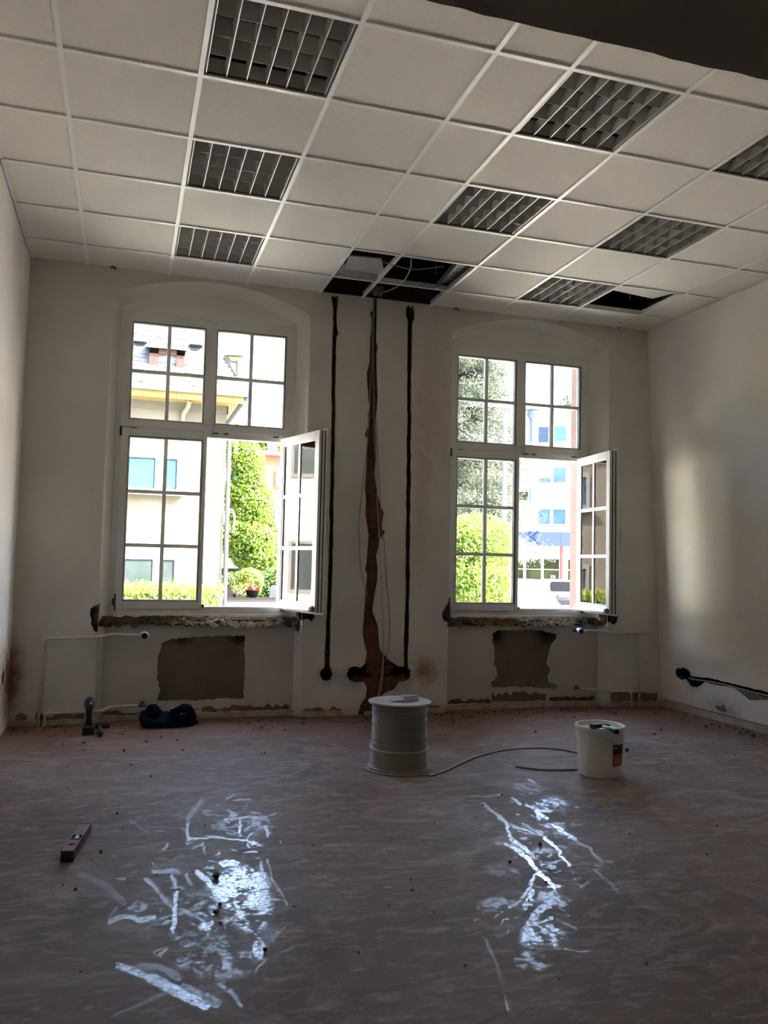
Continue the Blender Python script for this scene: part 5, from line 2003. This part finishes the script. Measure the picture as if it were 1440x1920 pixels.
def flower_bowl(px, w, name_lab, red):
    c = at(px, 1122, TY + .08)
    t_ = empty('flower_bowl', (c.x, c.y, tz + .035), name_lab, 'flower bowl')
    mb_ = MB()
    mb_.lathe([(0, 0), (w * .45, 0), (w * .8, .10), (w, .20), (w * .96, .21), (w * .85, .18), (0, .17)], (c.x, c.y, tz + .035), 20)
    mb_.build('bowl', omat('bowl_black', (.008, .008, .010), .8, spec=.03), t_, smooth=True, auto=40)
    n_ = 260
    P = in_ellipsoids(n_, [(c.x, c.y, tz + .26, w * 1.05, w * .9, .10)], 5)
    leaves_mesh('flowers', P, np.full(n_, .06), omat('red_flower', (.42, .012, .010), .7) if red else M_HEDGEY, t_, kind='stuff')
    P = in_ellipsoids(160, [(c.x + w * .7, c.y - .05, tz + .22, w * .5, w * .5, .10)], 6)
    leaves_mesh('leaves', P, np.full(160, .05), M_SHRUB, t_, kind='stuff')


flower_bowl(473, .21, 'black bowl of red flowers on the parapet, left of the two', True)
flower_bowl(527, .16, 'second black bowl of red flowers at the window frame edge', True)
c = at(442, 1122, TY + .08)
t = empty('potted_succulent', (c.x, c.y, tz + .035), 'small pale yellow plant on the parapet in front of the grey chair', 'plant')
mb = MB()
mb.lathe([(0, 0), (.07, 0), (.09, .09), (0, .09)], (c.x, c.y, tz + .035), 14)
mb.build('pot', MATS['coping_grey'], t)
P = in_ellipsoids(260, [(c.x, c.y, tz + .20, .13, .1, .10), (c.x + .12, c.y, tz + .15, .08, .06, .05)], 8)
leaves_mesh('leaves', P, np.full(260, .055), omat('pale_leaf', (.52, .47, .22), .6, (.42, .42, .16), 8, 3), t, kind='stuff')
# terrace chairs (backs turned to us)
def chair(px0, px1, pyt, Y, m, lab, tilt):
    a, b2 = at(px0, pyt, Y), at(px1, pyt, Y)
    x0, x1, zt_ = a.x, b2.x, a.z
    zb = tz - .75
    t_ = empty('terrace_chair', ((x0 + x1) / 2, Y + .25, zb), lab, 'chair')
    cy_ = Y + .25
    mb_ = MB()
    n_ = 8
    prof_ = [(x0, zb + .40)] + [(x0 + (x1 - x0) * (.08 + .84 * i / n_), zt_ - .05 + .05 * math.sin(math.pi * i / n_) ** .4) for i in range(n_ + 1)] + [(x1, zb + .40)]
    mb_.prism(prof_, Y, Y + .05, lambda u, v, d: (u, d - tilt * (v - zb - .4), v))
    mb_.build('backrest', m, t_)
    mb_ = MB()
    mb_.box(x0, x1, Y, Y + .5, zb + .36, zb + .42)
    mb_.build('seat', m, t_)
    for lx in (x0 + .02, x1 - .06):
        for ly in (Y + .02, Y + .44):
            mb_ = MB()
            mb_.box(lx, lx + .04, ly, ly + .04, zb, zb + .37)
            mb_.build('leg', MATS['coping_grey'], t_)


chair(423, 453, 1104, TY + .5, omat('chair_grey', (.06, .06, .085), .9, spec=.05), 'grey upholstered chair at the left end of the terrace', .12)
chair(503, 536, 1097, TY + .6, omat('chair_white', (.22, .25, .31), .9, spec=.1), 'pale chair with cloth cover at the right end of the terrace', .22)

# hedges and shrubs behind the terrace
def bush(name, E, n_, s, m, lab, cat, seed, core=None, up=None, group=None):
    E = [tuple(e) for e in E]
    b0 = E[0]
    t_ = empty(name, (b0[0], b0[1], GZ), lab, cat, group)
    P = in_ellipsoids(n_, E, seed)
    g_ = np.random.default_rng(seed)
    leaves_mesh('foliage', P, g_.uniform(s * .7, s * 1.3, n_), m, t_, up=up)
    mb_ = MB()
    mb_.tube([(b0[0], b0[1], GZ), (b0[0] + .05, b0[1], (GZ + b0[2]) / 2), (b0[0], b0[1], b0[2])], [.07, .06, .03], 7)
    mb_.build('stem', M_BARK, t_)
    if core:
        mb_ = MB()
        for e in E:
            mb_.lathe([(0, -.75)] + [(.72 * math.cos(a), .72 * math.sin(a)) for a in np.linspace(-1.4, 1.4, 8)] + [(0, .75)], (0, 0, 0), 12)
            k0 = len(mb_.v) - 12 * 10
            for i in range(k0, len(mb_.v)):
                q = mb_.v[i]
                mb_.v[i] = (e[0] + q[0] * e[3], e[1] + q[1] * e[4], e[2] + q[2] * e[5])
        mb_.build('inner_twigs', core, t_)
    return t_


M_CORE = omat('inner_shade', (.03, .05, .015), .95)


def el(px, py, Y, rx, rz, ry=None):
    q = at(px, py, Y)
    return (q.x, q.y, q.z, rx, ry or rx, rz)


bush('dark_hedge', [el(445, 1100, 27.5, .75, .5, .6), el(470, 1110, 27.5, .9, .5, .6), el(500, 1100, 27.5, .9, .5, .6), el(525, 1092, 27.5, .7, .45, .6)], 16000, .07, M_HEDGE,
     'dark clipped hedge behind the terrace', 'hedge', 21, M_CORE)
bush('light_shrub', [el(468, 1090, 26.1, .45, .42, .4), el(458, 1106, 26.0, .38, .3, .3), el(447, 1118, 25.9, .28, .2, .2)], 6000, .06, M_SHRUB, 'light green shrub before the dark hedge on the terrace', 'shrub', 22)
bush('leafy_tree', [el(464, 880, 29, .66, 1.0), el(450, 850, 29, .65, .8), el(470, 950, 29, .8, 1.1), el(462, 1010, 29, 1.0, .8), el(495, 1000, 29, .5, .6), el(480, 1045, 29, .85, .5),
                    el(452, 930, 29, .6, 1.1), el(505, 1035, 29, .45, .4)], 42000, .08, M_LEAF, 'tall bright green leafy tree beside the corner of the grey house', 'tree', 23)
bush('distant_tree', [el(520, 842, 60, 1.6, .5), el(503, 838, 60, 1.2, .5)], 1500, .3, M_LEAF, 'pale distant treetop above the orange building', 'tree', 24)
# stone garden wall
sw0, sw1 = at(446, 1066, 30), at(490, 1081, 30)
mb = MB()
mb.box(sw0.x - 1.2, sw1.x, 30, 30.3, GZ, sw0.z)
tag(mb.build('garden_wall', omat('dark_stone', (.03, .022, .022), .9, (.06, .045, .045), 6, 4)), 'dark stone garden wall under the leafy tree', 'wall')

# ---- orange building
OY = 42.0
ob = empty('orange_building', (at(520, 1000, OY).x + 4, OY + 4, GZ), 'orange rendered building with white windows beyond the terrace', 'building')
ox0 = at(491, 860, OY).x
oz1 = at(515, 855, OY).z
M_OR = omat('orange_render', (.34, .125, .05), .9, (.31, .115, .045), 2, 3)
M_OR2 = omat('orange_base', (.36, .075, .025), .9)
mb = MB()
mb.box(ox0, ox0 + 9, OY, OY + 9, GZ, oz1)
mb.build('wall', M_OR, ob)
mb = MB()
mb.box(ox0 - .15, ox0 + 9.1, OY - .25, OY + 9, oz1, oz1 + .22)
mb.build('roof_edge', omat('roof_red', (.16, .035, .04), .7), ob)
mb = MB()
for k in range(7):
    q = at(503 + k * 2.6, 851, OY)
    mb.box(q.x - .03, q.x + .03, OY, OY + .05, oz1 + .2, oz1 + .62)
mb.build('roof_railing', omat('rail_blue', (.02, .025, .06), .7), ob)


def ob_window(p0, p1, pm, splitz=None):
    a, b2 = at(*p0, OY), at(*p1, OY)
    mb_ = MB()
    ring(mb_, a.x, b2.x, b2.z, a.z, a.x + .12, b2.x - .12, b2.z + .12, a.z - .12, OY - .08, OY + .05)
    mb_.box((a.x + b2.x) / 2 - .08, (a.x + b2.x) / 2 + .08, OY - .06, OY + .05, b2.z, a.z)
    if splitz:
        mb_.box(a.x, b2.x, OY - .06, OY + .05, splitz - .05, splitz + .05)
    w_ = mb_.build('window', M_WHITE, ob)
    mb_ = MB()
    mb_.box(a.x + .1, b2.x - .1, OY - .03, OY + .02, b2.z + .1, a.z - .1)
    mb_.build('pane', pm, w_)


ob_window((517, 882), (560, 915), omat('pale_pane', (.55, .60, .62), .2, spec=.6))
ob_window((515, 953), (560, 1010), MATS['pale_pane'])
ob_window((503, 1044), (545, 1090), MATS['dim_pane'], at(515, 1058, OY).z)
a = at(485, 1044, OY - .7)
b_ = at(502, 1090, OY - .7)
mb = MB()
mb.box(a.x, b_.x, OY - .7, OY, GZ, a.z)
mb.build('corner_pier', M_OR2, ob)
a, b_ = at(497, 1036, OY - .9), at(528, 1046, OY - .9)
mb = MB()
mb.prism([(a.x, b_.z), (a.x + .3, a.z + .1), (b_.x - .3, a.z + .15), (b_.x + .3, b_.z)], OY - .9, OY, lambda u, v, d: (u, d, v))
mb.build('porch_roof', M_WHITE, ob)
a, b_ = at(517, 1010, OY - .1), at(540, 1036, OY - .1)
mb = MB()
mb.box(a.x, b_.x, OY - .1, OY, b_.z, a.z)
mb.build('balcony_panel', omat('panel_grey', (.45, .48, .52), .6), ob)

# ---- the spruce and the shrub in front of the right window
sp = at(905, 1100, 19.5)
spr = empty('blue_spruce', (sp.x - .9, 19.5, GZ), 'large blue-green spruce outside the right window', 'spruce')
bx, by = sp.x - .9, 19.5
g = np.random.default_rng(12)
N_LV = 70
pts, szs = [], []
mbb = MB()
mbb.tube([(bx, by, GZ), (bx, by, 4), (bx, by, 11.5)], [.24, .19, .02], 10)
for k in range(420):
    t_ = g.random()
    z0 = GZ + 2.6 + t_ * 9.3
    R_ = (2.4 * (1 - t_) ** .8 + .12) * g.uniform(.72, 1.12)
    a_ = g.uniform(0, 2 * math.pi)
    nseg = 9
    p_ = []
    for i in range(nseg + 1):
        u = i / nseg
        p_.append(Vector((bx + math.cos(a_) * R_ * u, by + math.sin(a_) * R_ * u, z0 - .42 * R_ * u + .22 * R_ * u * u)))
    mbb.tube(p_, [.025 * (1 - i / nseg) + .006 for i in range(nseg + 1)], 4, cap=False)
    m_ = int(200 + 620 * R_ / 2.4)
    u = g.random(m_) ** .6
    w_ = g.normal(0, .17, (m_, 3)) * np.array([1, 1, .55]) * (.35 + R_ / 3.2)
    base_ = np.stack([bx + math.cos(a_) * R_ * u, by + math.sin(a_) * R_ * u, z0 - .42 * R_ * u + .22 * R_ * u * u - .05], 1)
    pts.append(base_ + w_ - np.array([0, 0, .06]))
    szs.append(g.uniform(.013, .026, m_))
mbb.build('trunk', M_BARK, spr)
leaves_mesh('needles', np.concatenate(pts), np.concatenate(szs), M_NEEDLE, spr, elong=4.2, up=np.array([0, 0, -.35]))
bush('golden_shrub', [el(890, 1020, 14.5, .8, .6), el(905, 1060, 14.5, .55, .6), el(872, 1080, 14.3, .75, .7), el(932, 1010, 14.6, .4, .4), el(890, 1110, 14, .75, .6), el(868, 1040, 14.2, .5, .6)], 46000, .036, M_SHRUB,
     'bright yellow-green leafy shrub below the spruce', 'shrub', 31)
pl = at(945, 1100, 16.0)
t = empty('street_pole', (pl.x, 16, GZ), 'plain grey street pole behind the closed sash of the right window', 'pole')
mb = MB()
mb.tube([(pl.x, 16, GZ), (pl.x - .02, 16, 4.4)], [.055, .05], 12)
mb.build('shaft', omat('pole_grey', (.42, .43, .45), .5), t)
mb = MB()
mb.lathe([(.075, 0), (.075, .9), (.055, .95)], (pl.x, 16, GZ), 12)
mb.lathe([(.0, 4.4 - GZ), (.052, 4.4 - GZ), (.03, 4.46 - GZ), (0, 4.47 - GZ)], (pl.x - .02, 16, GZ), 12)
mb.build('pole_sleeve', MATS['pole_grey'], t)

# ---- white shop building, turned a little towards us
SO = at(1030, 998, 47)
su = Vector((math.cos(math.radians(-30)), math.sin(math.radians(-30)), 0))
sn = Vector((su.y, -su.x, 0))                          # towards us
if sn.y > 0:
    sn = -sn


def sp_(px, py):
    q = on_plane(px, py, SO, sn)
    return (q - SO).dot(su), q.z


def SP(s, z, d):                                       # along the front, height, distance out of the front
    return SO + su * s + sn * d + Vector((0, 0, z - SO.z))


def sbox(mb_, s0, s1, z0, z1, d0, d1):
    return mb_.hull8([SP(s, z, d) for z in (z0, z1) for d in (d1, d0) for s in (s0, s1)])


shop = empty('shop_building', SO + sn * -4 - Vector((0, 0, SO.z - GZ)), 'white three-storey building with a blue shop fascia beyond the parked vehicles', 'building')
M_SW = omat('shop_white', (.70, .69, .67), .9)
sl_, sr_ = sp_(860, 900)[0], sp_(1200, 900)[0]
ztop = sp_(1030, 768)[1]
zf1, zf0 = sp_(1030, 998)[1], sp_(1030, 1024)[1]
mb = MB()
sbox(mb, sl_, sr_, zf0, ztop, -8, 0)
sbox(mb, sl_, sr_, GZ, zf0, -8, -1.6)
mb.build('upper_wall', M_SW, shop)
mb = MB()
sbox(mb, sl_, sr_, ztop, ztop + .18, -8.1, .12)
mb.build('roof_edge', omat('roof_edge_grey', (.30, .33, .36), .6), shop)
mb = MB()
sbox(mb, sl_, sr_, zf1, sp_(1030, 990)[1], 0, .10)
mb.build('string_course', omat('course_grey', (.55, .57, .58), .8), shop)
mb = MB()
sbox(mb, sl_, sp_(1051, 1010)[0], zf0, zf1, -.1, .22)
sbox(mb, sp_(1051.4, 1010)[0], sr_, zf0, zf1, -.1, .22)
mb.build('blue_fascia', omat('fascia_blue', (.085, .125, .24), .6, spec=.1), shop)
fc = bpy.data.curves.new('fascia_letter', 'FONT')
fc.body = 'K'
fc.size = 1.15
fc.extrude = .03
fc.offset = .025
fo = bpy.data.objects.new('fascia_letter', fc)
col.objects.link(fo)
ks, kz = sp_(990, 1020)
dg = bpy.context.evaluated_depsgraph_get()
fm = bpy.data.meshes.new_from_object(fo.evaluated_get(dg))
bpy.data.objects.remove(fo)
fM = Matrix((su, Vector((0, 0, 1)), sn)).transposed().to_4x4()
loc_ = SP(ks, kz, .24) - world_loc(shop)
fm.transform(Matrix.Translation(loc_) @ fM)
fm.materials.append(omat('letter_blue', (.015, .055, .17), .5, spec=.1))
link('fascia_letter', fm, shop)
M_SBL = omat('shop_pane_blue', (.05, .13, .30), .2, (.09, .20, .38), .9, 3, spec=.25)
M_SCY = omat('shop_blind_cyan', (.14, .36, .40), .5)
M_SHD = omat('shop_pane_green', (.02, .035, .02), .3, (.10, .13, .05), .8, 5, spec=.04)


def swin(p0, p1, pm, blind=None, fr=.10):
    s0, z1 = sp_(*p0)
    s1, z0 = sp_(*p1)
    mb_ = MB()
    for a_, b2_, c_, d2_ in ((s0 - fr, s0, z0 - fr, z1 + fr), (s1, s1 + fr, z0 - fr, z1 + fr), (s0, s1, z1, z1 + fr), (s0, s1, z0 - fr, z0)):
        sbox(mb_, a_, b2_, c_, d2_, -.05, .06)
    w_ = mb_.build('window', M_WHITE, shop)
    mb_ = MB()
    sbox(mb_, s0, s1, z0, z1, -.05, .02)
    mb_.build('pane', pm, w_)
    if blind:
        mb_ = MB()
        nb_ = 7
        zt0 = z1 - (z1 - z0) * blind[0]
        for k in range(nb_):
            za_, zb_ = zt0 + (z1 - zt0) * k / nb_, zt0 + (z1 - zt0) * (k + .85) / nb_
            sbox(mb_, s0, s1, za_, zb_, .02, .045)
        mb_.build('blind', blind[1], w_)


swin((1010, 801), (1028, 830), M_SBL, (1.0, omat('blind_blue', (.04, .09, .22), .5)))
swin((1039, 800), (1061, 828), M_SCY, (.97, M_SCY))
swin((1011, 879), (1032, 905), M_SBL, (.66, omat('blind_pale', (.45, .62, .64), .5)))
swin((1038, 878), (1060, 905), M_SBL)
swin((1009, 955), (1031, 983), M_SBL)
swin((1037, 955), (1060, 983), M_SBL)
swin((962, 800), (980, 830), M_SBL)
swin((962, 922), (990, 938), M_SHD)
# hopper head and downpipe on its front
hs = sp_(998, 800)[0]
mb = MB()
mb.tube([SP(hs, sp_(998, 955)[1], .12), SP(hs, sp_(998, 790)[1], .12)], .11, 8)
hp = SP(hs, sp_(998, 790)[1], .14)
mb.lathe([(.11, -.1), (.14, .1), (.3, .35), (.3, .62), (.0, .62)], hp, 10)
mb.build('rain_hopper', omat('hopper_blue', (.13, .20, .29), .5), shop)
# ground floor: recessed shop front
mb = MB()
sg = [sp_(x, 1070)[0] for x in (962, 981, 1015, 1050, 1058.5, 1062, 1090)]
zz = [sp_(1030, y)[1] for y in (1048, 1067, 1069, 1100)]
sbox(mb, sl_, sr_, zz[0], zf0, -1.7, -1.2)
for s_ in sg:
    sbox(mb, s_ - .09, s_ + .09, GZ, zz[0], -1.62, -1.48)
sbox(mb, sl_, sr_, zz[2], zz[1], -1.62, -1.48)
mb.build('shop_front_frame', M_WHITE, shop)
mb = MB()
sbox(mb, sp_(962, 1060)[0], sr_, GZ, zz[0], -1.6, -1.58)
mb.build('shop_glass', M_SHD, shop)
c0, c1 = sp_(1050, 1050)[0], sp_(1056, 1050)[0]
cc = SP((c0 + c1) / 2, GZ, -.05)
mb = MB()
mb.lathe([((c1 - c0) / 2, 0), ((c1 - c0) / 2, zf0 - GZ)], cc, 16)
mb.build('red_column', omat('column_red', (.26, .022, .03), .5), shop, smooth=True)
s0, z1 = sp_(1031, 1079)
s1, z0 = sp_(1040, 1088)
mb = MB()
sbox(mb, s0, s1, z0, z1, -1.5, -1.46)
sgn = mb.build('window_sign', M_WHITE, shop)
q = SP((s0 + s1) / 2, (z0 + z1) / 2, -1.44)
mb = MB()
rr_ = (s1 - s0) * .40
nseg = 20
mb.add([q] + [q + su * (rr_ * math.cos(a)) + Vector((0, 0, rr_ * math.sin(a))) for a in np.linspace(0, 2 * math.pi, nseg, endpoint=False)], [(0, 1 + k, 1 + (k + 1) % nseg) for k in range(nseg)])
mb.build('sign_disc', omat('sign_maroon', (.25, .10, .09), .6), sgn, recalc=False)

# ---- vehicles
def vec_frame(O, ang_):
    u = Vector((math.cos(ang_), math.sin(ang_), 0))
    v = Vector((-u.y, u.x, 0))
    return lambda x, y, z: O + u * x + v * y + Vector((0, 0, z))


# silver estate car seen from behind
co = at(1057, 1100, 37.0)
co = Vector((co.x, co.y, GZ))
car = empty('silver_car', co, 'silver car seen from behind through the open right casement', 'car')
cf = vec_frame(co, math.radians(-14))
M_CAR = omat('car_silver', (.10, .11, .14), .5, spec=.08)
W = .86
mb = MB()
secs = [(-.02, .42, .95, W * .96), (.25, .36, 1.0, W), (3.6, .36, .95, W), (4.1, .42, .75, W * .9)]
ringp = lambda y, z0, z1, w_: [cf(-w_, y, z0), cf(w_, y, z0), cf(w_, y, z1), cf(-w_, y, z1)]
vv = [p_ for s in secs for p_ in ringp(*s)]
ff = [(0, 1, 2, 3), (12, 15, 14, 13)] + [(4 * i + k, 4 * i + (k + 1) % 4, 4 * i + 4 + (k + 1) % 4, 4 * i + 4 + k) for i in range(3) for k in range(4)]
mb.add(vv, ff)
o = mb.build('body', M_CAR, car)
bv = o.modifiers.new('bevel', 'BEVEL')
bv.width = .09
bv.segments = 3
o.data.shade_smooth()
mb = MB()
cab = [(.05, .93, W * .97), (.42, 1.52, W * .76), (2.2, 1.55, W * .76), (3.1, .95, W * .92)]
vv = [cf(s * w_, y, z) for y, z, w_ in cab for s in (-1, 1)]
mb.add(vv, [(0, 1, 3, 2), (2, 3, 5, 4), (4, 5, 7, 6), (0, 2, 4, 6), (1, 7, 5, 3)])
o = mb.build('cabin', M_CAR, car)
bv = o.modifiers.new('bevel', 'BEVEL')
bv.width = .07
bv.segments = 3
mb = MB()
mb.add([cf(-W * .74, .06, 1.03), cf(W * .74, .06, 1.03), cf(W * .62, .33, 1.44), cf(-W * .62, .33, 1.44), cf(-W * .74, .03, 1.03), cf(W * .74, .03, 1.03), cf(W * .62, .30, 1.44), cf(-W * .62, .30, 1.44)],
       [(4, 5, 6, 7), (0, 3, 2, 1), (0, 1, 5, 4), (2, 3, 7, 6), (0, 4, 7, 3), (1, 2, 6, 5)])
mb.build('rear_window', omat('car_glass', (.010, .012, .015), .3, spec=.02), car)
for s in (-1, 1):
    mb = MB()
    mb.hull8([cf(s * x, y, z) for z in (.72, 1.28) for y in (-.05, .12) for x in (W * .88, W * .99)])
    mb.build('tail_light', omat('tail_red', (.50, .03, .04), .3), car)
mb = MB()
mb.hull8([cf(x, y, z) for z in (.70, .83) for y in (-.055, -.03) for x in (-.27, .27)])
npl = mb.build('number_plate', omat('plate_white', (.70, .70, .68), .5), car)
mb = MB()
mb.hull8([cf(x, y, z) for z in (.70, .83) for y in (-.06, -.05) for x in (-.27, -.225)])
mb.build('plate_band', omat('plate_blue', (.05, .10, .40), .5), npl)
mb = MB()
mb.hull8([cf(x, y, z) for z in (.30, .52) for y in (-.10, .1) for x in (-W * .98, W * .98)])
mb.build('bumper', omat('car_bumper', (.035, .035, .045), .6, spec=.05), car)
for x in (-W + .1, W - .1):
    for y in (.75, 3.35):
        mb = MB()
        c = cf(x, y, .31)
        pr = [(0, -.1), (.22, -.1), (.31, -.08), (.31, .08), (.22, .1), (0, .1)]
        mb.lathe(pr, c, 18, 'x')
        mb.build('wheel', M_BLACK, car)

# white delivery van nearer to us, side-on
vo_ = at(975, 1100, 24)
vo_ = Vector((vo_.x, 24, GZ))
van = empty('white_van', vo_, 'white delivery van parked in front of the silver car', 'van')
rz = at(1000, 1087, 24).z - GZ
xr_ = at(1030, 1100, 24).x - vo_.x
xh = at(1050, 1138, 24).x - vo_.x
vf = vec_frame(vo_, 0)
M_VAN = omat('van_white', (.78, .79, .79), .35)
side = [(-2.6, .32), (xh + .45, .32), (xh + .5, .62), (xh + .28, .80), (xh, .98), (xr_ + .05, rz - .33), (xr_, rz - .06), (xr_ - .06, rz), (-2.5, rz), (-2.6, rz - .1)]
mb = MB()
mb.prism(side, 0, 1.65, lambda u, v, d: vf(u, d, v))
o = mb.build('body', M_VAN, van)
bv = o.modifiers.new('bevel', 'BEVEL')
bv.width = .05
bv.segments = 2
for u0, u1 in ((-1.35, -1.33), (xr_ - .55, xr_ - .53)):
    mb = MB()
    mb.hull8([vf(x, y, z) for z in (.45, rz - .1) for y in (-.006, .01) for x in (u0, u1)])
    mb.build('door_seam', omat('seam_grey', (.35, .35, .36), .5), van)
mb = MB()
mb.hull8([vf(x, y, z) for z in (rz - .66, rz - .63) for y in (-.03, .01) for x in (xr_ - .42, xr_ - .22)])
mb.build('door_handle', MATS['seam_grey'], van)
mb = MB()
pz = at(1025, 1130, 24)
mb.hull8([vf(x, y, z) for z in (pz.z - GZ - .25, at(1025, 1123, 24).z - GZ) for y in (-.008, .006) for x in (at(1024, 1130, 24).x - vo_.x, at(1026.5, 1130, 24).x - vo_.x)])
mb.hull8([vf(x, y, z) for z in (.4, at(976, 1119, 24).z - GZ) for y in (-.008, .006) for x in (at(974, 1130, 24).x - vo_.x, at(976, 1130, 24).x - vo_.x)])
mb.build('green_stripe', omat('stripe_green', (.10, .52, .30), .4), van)
mb = MB()
mb.hull8([vf(x, y, z) for z in (.55, at(1033, 1127, 24).z - GZ) for y in (-.008, .006) for x in (at(1032, 1130, 24).x - vo_.x, at(1035, 1130, 24).x - vo_.x)])
mb.build('blue_stripe', omat('stripe_blue', (.18, .42, .66), .4), van)
mb = MB()
mb.hull8([vf(x, y, z) for z in (.86, rz - .12) for y in (-.012, .0) for x in (xr_ - .5, xr_ - .08)] if False else
         [vf(xr_ + .06, .15, rz - .30), vf(xh - .02, .15, 1.02), vf(xr_ + .06, 1.5, rz - .30), vf(xh - .02, 1.5, 1.02), vf(xr_ + .08, .15, rz - .28), vf(xh, .15, 1.04), vf(xr_ + .08, 1.5, rz - .28), vf(xh, 1.5, 1.04)])
mb.build('windscreen', MATS['car_glass'], van)
for x in (-1.8, xh - .1):
    for y in (.1, 1.55):
        mb = MB()
        mb.lathe([(0, -.1), (.22, -.1), (.31, -.08), (.31, .08), (.22, .1), (0, .1)], vf(x, y, .31), 18, 'y')
        mb.build('wheel', M_BLACK, van)

# distant treetops beyond the shop building
bush('distant_tree', [el(1066, 760, 75, 1.1, 1.0), el(1058, 772, 75, 1.3, .8), el(1090, 775, 75, 1.6, 1.2)], 1800, .25, M_NEEDLE, 'dark distant treetop behind the right part of the white building', 'tree', 41)
bush('distant_tree', [el(1020, 768, 72, 1.0, .5), el(1008, 770, 72, .9, .35)], 900, .22, M_SHRUB, 'low pale distant treetop above the roof of the white building', 'tree', 42)
